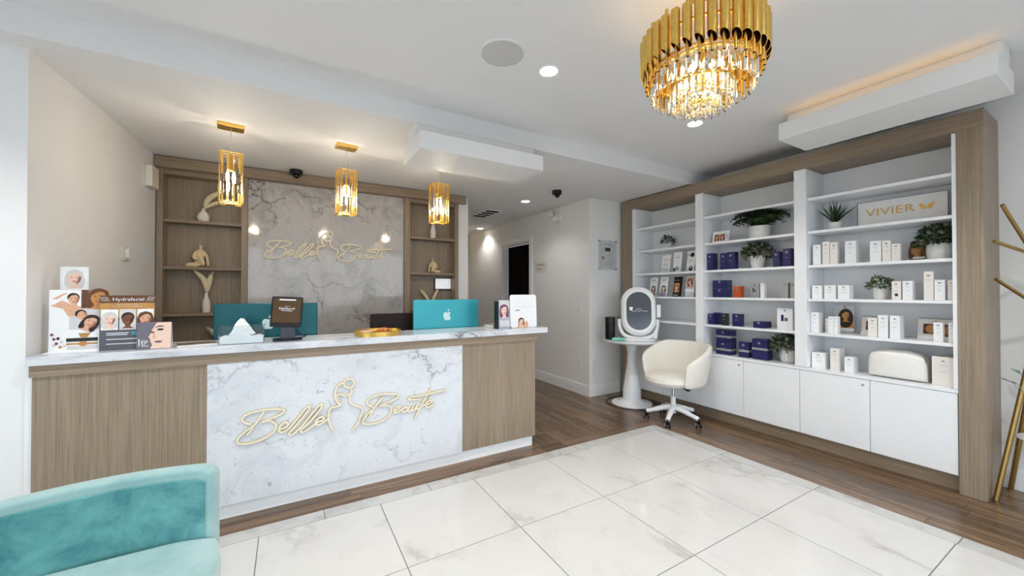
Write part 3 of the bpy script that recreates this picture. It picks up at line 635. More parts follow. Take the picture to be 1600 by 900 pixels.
# plants
def leafq(mb, p, d, n, L, w, clamp):
    d = d.normalized(); s = d.cross(n); s = s.normalized() if s.length > 1e-5 else d.orthogonal().normalized()
    q = [p, p + d * L * 0.45 + s * w / 2 + n * L * 0.05, p + d * L - n * L * 0.1, p + d * L * 0.45 - s * w / 2 + n * L * 0.05]
    q = [clamp(v) for v in q]; mb.add(q, [(0, 1, 2), (0, 2, 3)])
def plant(name, c, pot, style, rad, hgt, n, mats, label, lim, fl=0.0, seed=1, pmat=None):
    """c = (x,y,z) pot base; pot = [(r,z)...] profile; lim = (ymin,ymax,xmax,zmax)"""
    rnd = random.Random(seed); t = thing(name, c, label, 'plant', None)
    MB().lathe(pot, c, 32 if fl else 28, flute=fl, caps=1).build('pot', pmat or POT, t, smooth=not fl)
    rt, zt = pot[-1]
    MB().lathe([(0.0001, zt - 0.012), (rt * 0.9, zt - 0.012), (rt * 0.9, zt - 0.010), (0.0001, zt - 0.010)], c, 16).build('soil', SOIL, t)
    def clamp(v): return Vector((min(v.x, lim[2]), min(max(v.y, lim[0]), lim[1]), min(v.z, lim[3])))
    top = Vector((c[0], c[1], c[2] + zt)); mb = MB()
    if style == 'bush':
        for i in range(n):
            a = rnd.random() * 2 * math.pi; e = math.asin(rnd.uniform(-0.15, 1.0)); k = rnd.uniform(0.45, 1.0) ** 0.6
            p = top + Vector((math.cos(a) * math.cos(e) * rad * k, math.sin(a) * math.cos(e) * rad * k, (0.1 + 0.9 * math.sin(e)) * hgt * k))
            d = (p - top) + Vector((rnd.uniform(-1, 1), rnd.uniform(-1, 1), rnd.uniform(-1, 1))) * rad * 0.7
            mb.mat(rnd.randrange(len(mats))); leafq(mb, p, d, Vector((rnd.uniform(-1, 1), rnd.uniform(-1, 1), 1)).normalized(), rad * 0.36, rad * 0.21, clamp)
        for i in range(14):
            a = rnd.random() * 6.28; mb.mat(0)
            mb.tube([clamp(top - Vector((0, 0, 0.012))), clamp(top + Vector((math.cos(a) * rad * .5, math.sin(a) * rad * .5, hgt * .6)))], 0.0012, 4)
    elif style == 'fern':
        for i in range(n):
            a = 2 * math.pi * i / n + rnd.uniform(-.2, .2); L = rad * rnd.uniform(0.75, 1.1); up = hgt * rnd.uniform(0.5, 1.25)
            mb.mat(rnd.randrange(len(mats)))
            prev = None
            for q in range(11):
                s = q / 10; p = top + Vector((math.cos(a) * L * s, math.sin(a) * L * s, up * math.sin(s * 2.3) - 0.35 * hgt * s * s))
                if prev is not None:
                    d = (p - prev).normalized(); sd = d.cross(Vector((0, 0, 1))).normalized()
                    for sg in (-1, 1): leafq(mb, prev, sd * sg * 0.9 + d * 0.55, Vector((0, 0, 1)), rad * 0.36 * (1.1 - s * 0.75), rad * 0.095, clamp)
                prev = p
    elif style == 'aloe':
        for i in range(n):
            a = 2.4 * i; tilt = 0.15 + 0.85 * (i / n); L = hgt * rnd.uniform(0.8, 1.1)
            d = Vector((math.cos(a) * tilt, math.sin(a) * tilt, 1.0)).normalized(); sd = d.cross(Vector((math.cos(a + .5), math.sin(a + .5), 0.1))).normalized()
            p0 = top - Vector((0, 0, 0.012)); mb.mat(rnd.randrange(len(mats)))
            p1 = p0 + d * L * 0.5; p2 = p0 + d * L + Vector((math.cos(a), math.sin(a), -.2)) * L * 0.12 * tilt; w = 0.007
            nn = d.cross(sd) * 0.003
            mb.add([clamp(v) for v in (p0 - sd * w * .6, p0 + sd * w * .6, p1 + sd * w, p1 - sd * w, p2, p1 + nn)], [(0, 1, 5), (1, 2, 5), (2, 4, 5), (4, 3, 5), (3, 0, 5)])
    mb.build('foliage', mats, t, kind='stuff')
    return t
LR = (0.80, 1.70, 4.525); LM = (1.81, 2.735, 4.525); LL = (2.836, 3.74, 4.525)
PALE = P('pale_flower', (222, 218, 190), .6, var=.1)
plant('potted_plant', (4.37, 0.90, R3 + .001), [(.055, 0), (.068, .02), (.074, .06), (.070, .125)], 'bush', .125, .14, 420, [LEAF, LEAFD, LEAFP], 'dense green plant in a rounded white bowl beside a portrait card', LR + (2.01 - .028,), seed=3)
plant('potted_plant', (4.36, 1.242, R4 + .001), [(.040, 0), (.046, .01), (.054, .095)], 'bush', .085, .095, 260, [LEAF, LEAFP, PALE, LEAFD], 'small flowering pot plant among white cartons', LR + (1.66,), seed=5)
plant('potted_plant', (4.36, 1.556, SH['2'] + .001), [(.036, 0), (.042, .01), (.048, .075)], 'aloe', .12, .22, 40, [LEAF, LEAFD], 'spiky succulent in a small white pot left of gold plaque', LR + (2.29,), seed=6)
plant('potted_plant', (4.36, 2.21, SH['2'] + .001), [(.085, 0), (.098, .012), (.100, .135)], 'fern', .27, .17, 64, [LEAFD, LEAF], 'large dark fern in a plain white pot', LM + (2.292,), seed=8)
plant('potted_plant', (4.34, 2.225, R3 + .001), [(.042, 0), (.052, .02), (.066, .07), (.070, .135)], 'bush', .145, .13, 420, [LEAFP, LEAFD, LEAFP], 'sage green plant in a white ribbed bowl above the orange carton', LM + (1.98,), fl=.07, seed=9)
plant('potted_plant', (4.33, 1.935, RB + .001), [(.048, 0), (.060, .012), (.066, .06), (.066, .13)], 'bush', .135, .15, 420, [LEAFP, LEAFD, LEAFP], 'sage plant in white ribbed planter on the bottom shelf', LM + (1.04,), fl=.05, seed=10)
plant('potted_plant', (4.38, 3.38, SH['2'] + .001), [(.042, 0), (.046, .01), (.050, .085)], 'bush', .085, .10, 220, [LEAFP, LEAF, LEAFD], 'small grey green plant alone on the upper left shelf', LL + (2.29,), seed=11)
# gold lettered plaque
t = thing('acrylic_plaque', (4.42, 1.134, SH['2']), 'clear plaque with gold VIVIER lettering and butterfly emblem', 'sign')
MB().box(4.416, 4.422, .862, 1.408, SH['2'] + .001, 2.236).build('plate', P('plaque_white', (236, 234, 232), .2, var=.01), t)
a = MB(); F = Face((4.416, 1.408, SH['2']), (0, -1, 0), (0, 0, 1))
GP = P('gold_foil', (208, 166, 92), 0.3, 0.6, .04)
F.text(a, 'VIVIER', .055, .365, .098, .160, .003, 0)
for i in range(0): pass
a.build('lettering', GP, t)
a = MB()
for sx in (-1, 1):
    cx = .43
    F.poly(a, [(cx + sx * x, .128 + y) for x, y in spline([(0, -.012), (.010, .006), (.034, .028), (.044, .014), (.036, -.004), (.026, -.022), (.008, -.024), (0, -.012)], 4)][::sx], .0008, .003, 0)
a.build('butterfly_emblem', GP, t)
MB().box(4.412, 4.4158, .858, .863, SH['2'] + .001, 2.238).box(4.412, 4.4158, 1.407, 1.412, SH['2'] + .001, 2.238).box(4.412, 4.4158, .863, 1.407, 2.235, 2.238).build('edge', INK, t)
# portraits, cards, calendars
def card(name, xf, yl, yr, z, h, label, lean=0.0, cat='card', th=0.004):
    """upright printed card facing the room, leaning back by lean; returns thing and face frame"""
    t = thing(name, (xf, (yl + yr) / 2, z), label, cat)
    V = Vector((math.sin(lean), 0, math.cos(lean))); F = Face((xf, yl, z), (0, -1, 0), V); return t, F
t, F = card('portrait_card', 4.40, 1.085, .985, R3 + .001, .235, 'clear stand with brown toned face portrait behind the leafy bowl', .06)
a = MB(); F.poly(a, rect(0, .10, 0, .23), -.004, 0, 0); a.build('stand', ACRYL, t)
a = MB(); F.poly(a, rect(.012, .10, .004, .15), .0004, .001, 0); F.face(a, .055, .088, .05, .0012, 1, 2, 3); F.poly(a, rect(.03, .1, .02, .035), .003, .0034, 4); a.build('print', [P('umber', (92, 56, 34), .6), SKIN4, HAIR2, HAIR, WINK], t)
t, F = card('portrait_card', 4.41, 1.586, 1.436, R5 + .001, .255, 'clear stand with portrait of a smiling long haired woman', .06)
a = MB(); F.poly(a, rect(0, .15, 0, .255), -.003, 0, 0); a.build('stand', ACRYL, t)
a = MB(); F.poly(a, rect(.004, .146, .004, .25), .0004, .001, 0); F.poly(a, oval(.062, .05, .085, .07), .001, .0014, 1); F.poly(a, rect(.02, .146, .02, .045), .0022, .0026, 4); F.poly(a, oval(.056, .088, .085, .135), .0014, .0018, 2); F.face(a, .085, .16, .04, .002, 1, 2, 3); F.poly(a, oval(.012, .004, .075, .236, 8), .001, .0014, 3)
a.build('print', [P('grey_backdrop', (196, 194, 196), .6), SKIN4, HAIR, INKD, WINK], t)
def calendar(yl, yr, h, label, pics):
    t, F = card('desk_calendar', 4.385, yl, yr, R5 + .001, h, label, .25, 'calendar'); w = yl - yr
    a = MB(); F.poly(a, rect(0, w, 0, h), -.003, 0, 0); a.build('page', CREAMC, t)
    a = MB()
    for i in range(int(w / .009)):
        p = F.O + F.U * (.006 + i * .009) + F.V * h; a.tube([p + F.N * .004 - F.V * .006, p + F.N * .003 + F.V * .004, p - F.N * .006 + F.V * .004, p - F.N * .007 - F.V * .006], .0012, 5)
    a.build('binding', INKD, t)
    a = MB()
    for x0, x1, y0, y1 in pics:
        F.poly(a, rect(x0, x1, y0, y1), .0004, .001, 0); F.poly(a, oval((x1 - x0) * .34, (y1 - y0) * .42, (x0 + x1) / 2, (y0 + y1) / 2), .001, .0014, 1)
    F.poly(a, oval(.008, .003, w * .45, h * .88, 8), .0004, .001, 2); a.build('print', [P('umber', (92, 56, 34), .6), SKIN4, INKD], t)
calendar(1.384, 1.268, .165, 'small wire bound desk calendar between white cartons', [(.03, .085, .045, .125)])
calendar(1.031, .817, .168, 'wide wire bound desk calendar with two brown toned pictures', [(.03, .115, .045, .125), (.135, .2, .03, .125)])
t, F = card('photo_card', 4.30, 2.711, 2.50, SH['2'] + .001, .15, 'white tent card with two small face photos left of fern', .2)
a = MB(); F.poly(a, rect(0, .20, 0, .14), -.003, 0, 0); a.build('card', CARTON, t)
a = MB()
F.poly(a, rect(.025, .085, .025, .105), .0004, .001, 0); F.poly(a, rect(.092, .150, .025, .105), .0004, .001, 0)
for cx in (.055, .121): F.face(a, cx, .062, .027, .001, 1, 2, 3)
for q in (.085, .07, .055): F.poly(a, rect(.16, .19, q, q + .004), .0004, .001, 3)
a.build('print', [SKIN4, SKIN, HAIR2, INK], t)
MB().slab(F.O, F.U, F.V, F.N, rect(0, 0.20, 0, .004), -.055, -.05).build('rest', CARTON, t)
# leaflet holders on the left bay
def holder(yl, yr, z, h, label, style):
    t = thing('leaflet_holder', (4.30, (yl + yr) / 2, z), label, 'leaflet holder', 'leaflet holders on the left bay'); w = yl - yr
    V = Vector((.16, 0, .987)); F = Face((4.262, yl, z + .001), (0, -1, 0), V)
    a = MB(); F.poly(a, rect(-.004, w + .004, 0, .06), .004, .007, 0); F.poly(a, rect(-.004, w + .004, 0, h * .8), -.014, -.011, 0)
    a.box(4.262, 4.34, yr - .004, yl + .004, z + .0006, z + .003).build('stand', ACRYL, t)
    a = MB(); F.poly(a, rect(0, w, .003, h), -.008, 0, 0); a.build('leaflets', {'k': BLK}.get(style, CARTON), t)
    a = MB(); m = [SKIN2, HAIR, INKD, INK, WINK, SKIN4, P('blush_ink', (196, 150, 130), .6), P('lilac_ink', (196, 160, 190), .6)]
    if style in 'ab':
        F.face(a, w * .52, h * .40, w * .30, .0005, 0, 1, 2); F.poly(a, rect(w * .12, w * .88, .004, .05), .003, .0034, 7 if style == 'b' else 6)
        F.poly(a, rect(w * .2, w * .8, h * .80, h * .815), .0004, .001, 3); F.poly(a, rect(w * .2, w * .7, h * .86, h * .89), .0004, .001, 3)
    elif style == 'k':
        F.poly(a, rect(w * .1, w * .72, h * .22, h * .68), .0004, .001, 5); F.face(a, w * .4, h * .44, w * .23, .001, 0, 1, 2)
        F.poly(a, rect(w * .1, w * .6, h * .06, h * .09), .0004, .001, 4); F.poly(a, rect(w * .1, w * .7, h * .8, h * .84), .0004, .001, 3)
    elif style == 'd':
        F.poly(a, rect(w * .08, w * .92, h * .45, h * .95), .0004, .001, 6); F.face(a, w * .45, h * .7, w * .26, .001, 0, 1, 2, .4); F.poly(a, rect(0, w, h * .40, h * .42), .0004, .001, 3)
    elif style == 's':
        F.text(a, 'ISCH', w * .22, w * .9, h * .66, h * .80, .001, 6)
        for q in (.5, .44, .38, .2): F.poly(a, rect(w * .12, w * .75, h * q, h * q + .003), .0004, .001, 3)
    elif style == 'p':
        F.poly(a, rect(0, w, h * .35, h * .8), .0004, .001, 4); F.poly(a, rect(w * .2, w * .75, h * .72, h * .75), .0008, .0012, 6)
        F.face(a, w * .5, h * .2, w * .16, .001, 0, 1, 2); F.poly(a, rect(w * .05, w * .3, h * .05, h * .2), .0008, .0012, 2)
    elif style == 'n':
        F.poly(a, oval(w * .24, w * .26, w * .64, h * .80), .0004, .001, 2); F.text(a, 'N', w * .14, w * .42, h * .73, h * .86, .001, 2)
        F.poly(a, oval(w * .22, w * .28, w * .55, h * .14), .0004, .001, 2); F.face(a, w * .55, h * .22, w * .13, .001, 0, 1, 2)
        for q in (.58, .52, .46): F.poly(a, rect(w * .2, w * .8, h * q, h * q + .003), .0004, .001, 3)
    a.build('print', m, t)
holder(3.394, 3.265, R3, .235, 'white leaflet in clear holder below the small grey green plant', 's')
holder(3.217, 3.101, R3, .262, 'pale beige leaflet in clear holder, middle of upper three', 'p')
holder(3.024, 2.916, R3, .260, 'white leaflet with black round pictures beside the divider', 'n')
holder(3.588, 3.475, R4, .255, 'leaflet with dark haired woman nearest the round screen device', 'a')
holder(3.425, 3.310, R4, .258, 'leaflet with woman over a lilac strip, second from the device', 'b')
holder(3.219, 3.100, R4, .257, 'black leaflet with golden portrait in a clear holder', 'k')
holder(3.044, 2.926, R4, .255, 'cream leaflet with large tilted face picture below', 'd')
m = MB().tube([(4.30, 3.20, RB + .02), (4.30, 3.02, RB + .02)], [.017, .014], 12).tube([(4.30, 3.02, RB + .02), (4.30, 2.985, RB + .02)], [.014, .008], 12)
tag(m.build('handheld_wand', [WHT], smooth=True), 'small white handheld wand lying on the base shelf behind the chair', 'device')
# white wash bag: soft box with rounded ends and a zip
t = thing('wash_bag', (4.30, 1.122, RB), 'glossy white wash bag with zip on the bottom shelf', 'bag')
vs = []; NS = 28; sec = [(-.175, .72, .040), (-.165, .88, .062), (-.14, .93, .075), (-.08, 1.0, .082), (0, 1.0, .085), (.08, 1.0, .082), (.14, .93, .075), (.165, .88, .062), (.175, .72, .040)]
for dy, hh, hw in sec:
    for i in range(NS):
        a = 2 * math.pi * i / NS; ca, sa = math.cos(a), math.sin(a)
        ex = math.copysign(abs(ca) ** .55, ca) * hw * (1.0 - .30 * max(0, sa)); ez = math.copysign(abs(sa) ** .42, sa) * .115 * hh
        shrink = 1.0 - .14 * max(0, sa) ** 2
        vs.append((4.30 + ex, 1.122 + dy * shrink, RB + .118 * hh * 1.0 + ez + .001))
fs = [(k * NS + i, k * NS + (i + 1) % NS, (k + 1) * NS + (i + 1) % NS, (k + 1) * NS + i) for k in range(8) for i in range(NS)] + [tuple(range(NS - 1, -1, -1)), tuple(8 * NS + i for i in range(NS))]
o = MB().add(vs, fs).build('body', P('glossy_white_leather', (240, 237, 232), .28, var=.02), t, smooth=True)
MB().tube([(4.30, 1.122 - .145, RB + .16), (4.30, 1.122 - .125, RB + .215), (4.30, 1.122 - .07, RB + .230), (4.30, 1.122 + .06, RB + .230), (4.30, 1.122 + .125, RB + .212)], .005, 8).build('zip', SILVER, t)
# ------------------------------------------------------------------ on the counter
ZT = 1.1075
def board(name, x0, x1, y, z, h, lean, label, mat, cat='board', th=.004):
    t = thing(name, ((x0 + x1) / 2, y, z), label, cat)
    F = Face((x0, y, z), (1, 0, 0), (0, math.sin(lean), math.cos(lean)))
    a = MB(); F.poly(a, rect(0, x1 - x0, 0, h), -th, 0, 0); a.build('panel', mat, t); return t, F
OCH = P('ochre_print', (190, 140, 76), .5, var=.15); PALEP = P('pale_grey_print', (214, 212, 212), .5)
PM = [SKIN, HAIR, INKD, SKIN4, WINK, OCH, PALEP, SKIN2, SKIN3, HAIR2, TEALINK, P('plum_ink', (120, 70, 100), .6)]
t, F = board('portrait_stand', -1.140, -1.022, 3.235, ZT, .487, 0.0, 'pale faded woman portrait standing tallest behind the white brochure board', CARTON)
a = MB(); F.poly(a, rect(.004, .114, .355, .480), .0004, .001, 4); F.face(a, .06, .420, .040, .001, 7, 6, 9); a.build('print', PM, t)
MB().box(-1.14, -1.022, 3.24, 3.30, ZT, ZT + .006).build('foot', ACRYL, t)
t, F = board('brochure_board', -1.146, -.905, 3.135, ZT, .352, .02, 'white brochure board with faces of couples and a gold belt graphic', CARTON)
a = MB(); w, h = .241, .352
F.poly(a, rect(0, .125, h * .72, h), .0004, .001, 4); F.poly(a, rect(.125, w, h * .70, h), .0004, .001, 5)
F.poly(a, [(.004, .262), (.05, .292), (.10, .262), (.13, .255), (.12, .205), (.075, .200), (.055, .245)], .001, .0014, 0)
F.face(a, .095, .298, .031, .0016, 0, 1, 2, .1, False); F.poly(a, [(.01, .30), (.045, .325), (.07, .337), (.066, .33), (.03, .30)], .0016, .002, 0)
F.poly(a, rect(.125, .155, h * .70, h), .001, .0014, 9); F.face(a, .195, .305, .045, .0014, 3, 9, 2, -.1)
F.poly(a, rect(.078, .215, .128, .245), .0005, .001, 6); F.face(a, .13, .205, .030, .0012, 0, 1, 2, .5, False); F.face(a, .165, .165, .036, .0024, 0, 1, 2, -.5)
F.poly(a, rect(.068, .195, .058, .078), .0005, .001, 2); F.poly(a, rect(.068, .195, .040, .050), .0005, .001, 5); F.poly(a, rect(.072, .195, .012, .034), .0005, .001, 6); F.poly(a, oval(.017, .015, .135, .045), .0012, .002, 5)
F.poly(a, [(.115, .105), (.165, .105), (.152, .080), (.126, .080)], .0005, .001, 5)
for x, y, q in ((.012, .10, 11), (.02, .075, 11), (.036, .078, 2), (.03, .05, 11), (.05, .058, 6), (.02, .04, 6), (.045, .03, 5), (.06, .035, 6)): F.poly(a, [(x - .008, y), (x, y + .01), (x + .009, y + .002), (x + .001, y - .009)], .0005, .001, q)
a.build('print', PM, t)
MB().box(-1.16, -.90, 3.115, 3.21, ZT - .0003, ZT + .003).build('foot', CARTON, t)
t, F = board('brochure_board', -.937, -.698, 3.105, ZT, .320, .02, 'dark Hydrafacial board with three smiling faces', P('slate_print', (92, 92, 100), .4, var=.06))
a = MB(); w, h = .239, .320
F.poly(a, rect(0, w, h * .60, h * .86), .0003, .0006, 5); F.poly(a, rect(0, w, h * .86, h), .0003, .0006, 3 if 0 else 9)
F.text(a, 'Hydrafacial', .055, .19, .282, .306, .0012, 4)
F.text(a, 'Boost your skin', .075, .162, .263, .270, .0012, 4); F.text(a, 'Boost your confidence', .055, .185, .251, .258, .0012, 4)
for sx in (0, 1):
    for k in range(4):
        x = .012 + k * .009 if not sx else w - .012 - k * .009; s_ = 1 if sx else -1
        F.poly(a, [(x, .285), (x + .002, .285), (x + .002 + s_ * .012, .312), (x + s_ * .012, .312)], .001, .0014, 4)
for k, (sk, hr) in enumerate(((7, 6), (8, 1), (0, 9))):
    x0 = .006 + k * .078; F.poly(a, rect(x0, x0 + .072, .118, .238), .0008, .0012, 4 if k != 1 else 6); F.face(a, x0 + .036, .178, .036, .0014, sk, hr, 2, 0, k != 1)
for q, x1 in ((.098, .125), (.088, .118), (.062, .2), (.035, .19)): F.poly(a, rect(.03, x1, q, q + .004), .0008, .0012, 4)
F.poly(a, rect(.135, .2, .085, .108), .0008, .0012, 10); a.build('print', PM, t)
MB().box(-.895, -.70, 3.112, 3.20, ZT, ZT + .003).build('foot', ACRYL, t)
t, F = board('table_tent', -.768, -.612, 3.058, ZT, .160, .10, 'low grey tent card with a close-up woman face', P('mauve_grey_print', (112, 108, 120), .4, var=.05))
a = MB(); F.poly(a, [(.062, .002), (.070, .025), (.062, .045), (.060, .06), (.052, .072), (.060, .088), (.064, .105), (.072, .125), (.088, .157), (.155, .157), (.155, .002)], .0003, .0008, 7)
F.poly(a, spline([(.075, .123), (.10, .138), (.125, .133), (.10, .131), (.075, .123)], 4), .001, .0013, 2); F.poly(a, oval(.016, .006, .105, .115), .001, .0013, 2); F.poly(a, oval(.012, .005, .068, .1), .001, .0013, 9)
F.poly(a, oval(.018, .006, .098, .042), .001, .0013, 11); F.poly(a, spline([(.078, .10), (.070, .072), (.086, .065), (.078, .10)], 4), .001, .0013, 0)
F.text(a, 'EP', .022, .05, .028, .052, .002, 4); F.poly(a, rect(.010, .014, .02, .062), .001, .0015, 4); F.poly(a, rect(.022, .055, .018, .021), .001, .0015, 4)
a.build('print', PM, t)
G = Face((-.768, 3.058 + .042, ZT), (1, 0, 0), (0, -.15, 1)); a = MB(); G.poly(a, rect(0, .156, 0, .155), -.003, 0, 0); a.build('back_flap', CARTON, t)
t = thing('magazine', (-.50, 3.17, ZT), 'brown covered magazine lying flat beside the acrylic tissue box', 'magazine')
a = MB(); a.M = Matrix.Translation((-.505, 3.17, ZT)) @ Matrix.Rotation(.25, 4, 'Z'); a.box(-.10, .10, -.07, .07, 0, .008).build('pages', CARTON, t)
a = MB(); a.M = Matrix.Translation((-.505, 3.17, ZT)) @ Matrix.Rotation(.25, 4, 'Z'); a.box(-.10, .10, -.07, .07, .0082, .0095).build('cover', P('magazine_cover', (104, 88, 76), .4, var=.4, scale=40), t)
# tissue box
t = thing('tissue_box', (-.26, 3.12, ZT), 'clear acrylic tissue box with white tissue pulled up', 'tissue box')
a = MB(); x0, x1, y0, y1, z1 = -.385, -.135, 3.06, 3.19, ZT + .115
for b in ((x0, x1, y0, y0 + .003, ZT, z1), (x0, x1, y1 - .003, y1, ZT, z1), (x0, x0 + .003, y0 + .003, y1 - .003, ZT, z1), (x1 - .003, x1, y0 + .003, y1 - .003, ZT, z1)): a.box(*b)
a.box(x0, x1, y0, y0 + .04, z1, z1 + .003).box(x0, x1, y1 - .04, y1, z1, z1 + .003); a.build('acrylic_case', ACRYL, t)
TIS = P('tissue_paper', (248, 248, 248), .8, var=.01)
a = MB(); n = 20; prof = []
for i in range(n + 1):
    u = i / n; x = x0 + .008 + u * (x1 - x0 - .016); prof.append((x, .045 + .030 * math.exp(-((u - .46) / .22) ** 2) + .004 * math.sin(u * 23)))
vs = [(x, y0 + .008, ZT + .003) for x, z in prof] + [(x, y0 + .010, ZT + z) for x, z in prof] + [(x, y1 - .010, ZT + z) for x, z in prof] + [(x, y1 - .008, ZT + .003) for x, z in prof]; k = n + 1
a.add(vs, [(r * k + i, r * k + i + 1, (r + 1) * k + i + 1, (r + 1) * k + i) for r in range(3) for i in range(n)] + [(0, k, 2 * k, 3 * k), (n, 3 * k + n, 2 * k + n, k + n)] + [(i, 3 * k + i, 3 * k + i + 1, i + 1) for i in range(n)])
a.build('tissue_stack', TIS, t)
a = MB(); rings = []
for q, (z, r) in enumerate(((.060, .075), (.085, .050), (.115, .036), (.140, .022), (.158, .009))):
    rings.append([(-.262 + r * math.cos(j * math.pi / 6) * (1 + .18 * math.sin(3 * j + q)), 3.125 + .5 * r * math.sin(j * math.pi / 6) * (1 + .3 * math.cos(2 * j + q)), ZT + z + .008 * math.sin(2.3 * j)) for j in range(12)])
a.add(sum(rings, []), [(q * 12 + j, q * 12 + (j + 1) % 12, (q + 1) * 12 + (j + 1) % 12, (q + 1) * 12 + j) for q in range(4) for j in range(12)] + [tuple(48 + j for j in range(12))]); a.build('pulled_tissue', TIS, t, smooth=True)
# point-of-sale tablet
t = thing('tablet_stand', (0.0, 3.16, ZT), 'black payment tablet on a swivel stand, brown screen facing front', 'tablet')
M0 = Matrix.Translation((-.006, 3.13, ZT + .200)) @ Matrix.Rotation(math.radians(-4), 4, 'Z') @ Matrix.Rotation(math.radians(-14), 4, 'X') @ Matrix.Rotation(math.radians(3), 4, 'Y')
a = MB(); a.M = M0; a.slab((0, 0, 0), (1, 0, 0), (0, 0, 1), (0, -1, 0), rrect(.192, .215, .010), -.008, .006); o = a.build('tablet', BLK, t, bevel=.002)
a = MB(); a.M = M0; a.slab((0, 0, 0), (1, 0, 0), (0, 0, 1), (0, -1, 0), rect(-.085, .085, -.078, .096), .0062, .0068); a.build('screen', P('brown_screen', (84, 62, 40), .15, var=.04, scale=6), o)
a = MB(); a.M = M0; Fr = Face((0, -.0069, 0), (1, 0, 0), (0, 0, 1)); Fr.text(a, 'BelleBeauté', -.048, .048, .016, .030, .0003, 0); Fr.text(a, 'MedSpa', -.034, .034, .000, .013, .0003, 0); Fr.text(a, 'Welcome to', -.017, .017, .036, .041, .0003, 0); Fr.poly(a, rect(-.05, .05, .080, .089), .0001, .0004, 0); a.build('screen_text', WINK, o)
a = MB().box(-.045, .045, 3.165, 3.185, ZT + .008, ZT + .17); a.build('stand', P('graphite', (86, 86, 100), .35), t, bevel=.003)
MB().slab((0, 3.17, ZT), (1, 0, 0), (0, 1, 0), (0, 0, 1), rrect(.18, .16, .02), .0, .009).build('base', BLK, t, bevel=.002)
MB().tube(spline([(.04, 3.16, ZT + .10), (.07, 3.14, ZT + .05), (.105, 3.12, ZT + .02), (.112, 3.13, ZT + .04), (.10, 3.15, ZT + .02), (.03, 3.075, ZT + .005), (-.085, 3.08, ZT + .004)], 5), .003, 6).build('cable', BLK, t)
# gold tray with its contents
t = thing('tray', (.62, 3.15, ZT), 'round brushed gold tray with amber trinkets near the counter edge', 'tray')
MB().lathe([(.0001, .002), (.168, .002), (.172, .036), (.176, .036), (.174, 0), (.0001, 0)], (.62, 3.18, ZT), 40).build('dish', GOLD, t, smooth=True)
for (x, y, r, hh, m_) in ((.66, 3.17, .052, .020, P('amber_glass', (196, 116, 52), .25, var=.2)), (.745, 3.16, .030, .022, P('yellow_wrap', (220, 178, 70), .35, .3, .2)), (.53, 3.17, .05, .012, P('pink_wrap', (226, 176, 168), .5, var=.1)), (.60, 3.24, .04, .016, P('yellow_wrap', (220, 178, 70), .35))):
    tag(MB().ell((x, y, ZT + .0365 if r > .051 else ZT + .028), (r, r * .7, hh), 14, 7).build('trinket', m_, smooth=True), {.052: 'amber oval dish lying in the middle of the gold tray', .030: 'yellow wrapped trinket at the right of the gold tray', .05: 'pink trinket at the left of the gold tray', .04: 'yellow trinket at the back of the gold tray'}[r], 'trinket')
# computers behind the counter
def computer(xc, y, top, w, mat, label, logo=True):
    t = thing('desktop_computer', (xc, y + .03, .735), label, 'computer', None)
    hgt = .50; a = MB(); a.slab((xc, y, top - hgt / 2), (1, 0, 0), (0, 0, 1), (0, -1, 0), rrect(w, hgt, .014), -.020, 0.0); b = a.build('shell', mat, t, bevel=.005)
    MB().slab((xc, y + .020, top - hgt / 2 + .03), (1, 0, 0), (0, 0, 1), (0, -1, 0), rect(-w / 2 + .012, w / 2 - .012, -.20, .21), -.002, 0).build('screen', BLK, t)
    MB().box(xc - .09, xc + .09, y - .012, y - .002, .745, top - .32).build('stand', mat, t); MB().box(xc - .10, xc + .10, y - .012, y + .17, .735, .745).build('foot', mat, t)
    if logo:
        Fr = Face((xc, y, top - .155), (1, 0, 0), (0, 0, 1)); a = MB()
        out = spline([(0, .030), (-.014, .036), (-.032, .030), (-.040, .010), (-.036, -.016), (-.024, -.036), (-.011, -.042), (0, -.038), (.011, -.042), (.024, -.036), (.035, -.018), (.0245, -.006), (.022, .010), (.033, .024), (.018, .036), (0, .030)], 4)
        Fr.poly(a, out, .0003, .0012, 0); Fr.poly(a, spline([(.001, .040), (.004, .056), (.018, .064), (.016, .050), (.001, .040)], 4), .0003, .0012, 0); a.build('logo', APPLE, b)
    return t
computer(-.127, 3.455, 1.362, .668, P('deep_teal_aluminium', (14, 84, 92), .25, .35, .04, 4), 'dark teal desktop computer back behind the tissue box')
computer(1.306, 3.455, 1.374, .650, TEAL, 'bright turquoise desktop computer back right of the gold tray')
computer(.945, 3.60, 1.250, .62, P('espresso_plastic', (34, 14, 12), .65, var=.05), 'dark espresso monitor back half hidden by the turquoise computer', False)
# right end of the counter
t, F = board('leaflet_stand', 1.672, 1.790, 3.10, ZT, .262, .08, 'narrow blue grey face leaflet stand with black side', P('blue_grey_print', (176, 184, 200), .4))
a = MB(); F.poly(a, rect(0, .118, .175, .262), .0003, .0008, 6); F.face(a, .06, .165, .047, .001, 7, 11, 9, 0, True); F.poly(a, rect(.01, .11, .02, .075), .0035, .004, 6); a.build('print', PM, t)
MB().box(1.652, 1.670, 3.102, 3.16, ZT, ZT + .255).build('side', BLK, t)
t = thing('display_card', (1.94, 3.12, ZT), 'white rounded display card with long haired woman at the counter end', 'card')
F = Face((1.945, 3.115, ZT + .157), (1, 0, 0), (0, .05, 1)); a = MB(); F.poly(a, rrect(.295, .31, .022), -.005, 0, 0); a.build('panel', CARTON, t)
a = MB(); F.face(a, -.028, -.105, .034, .0004, 7, 9, 2); F.poly(a, spline([(-.075, -.153), (-.06, -.115), (-.035, -.128), (.0, -.128), (.03, -.09), (.045, -.153), (-.075, -.153)], 4), .0004, .0008, 0)
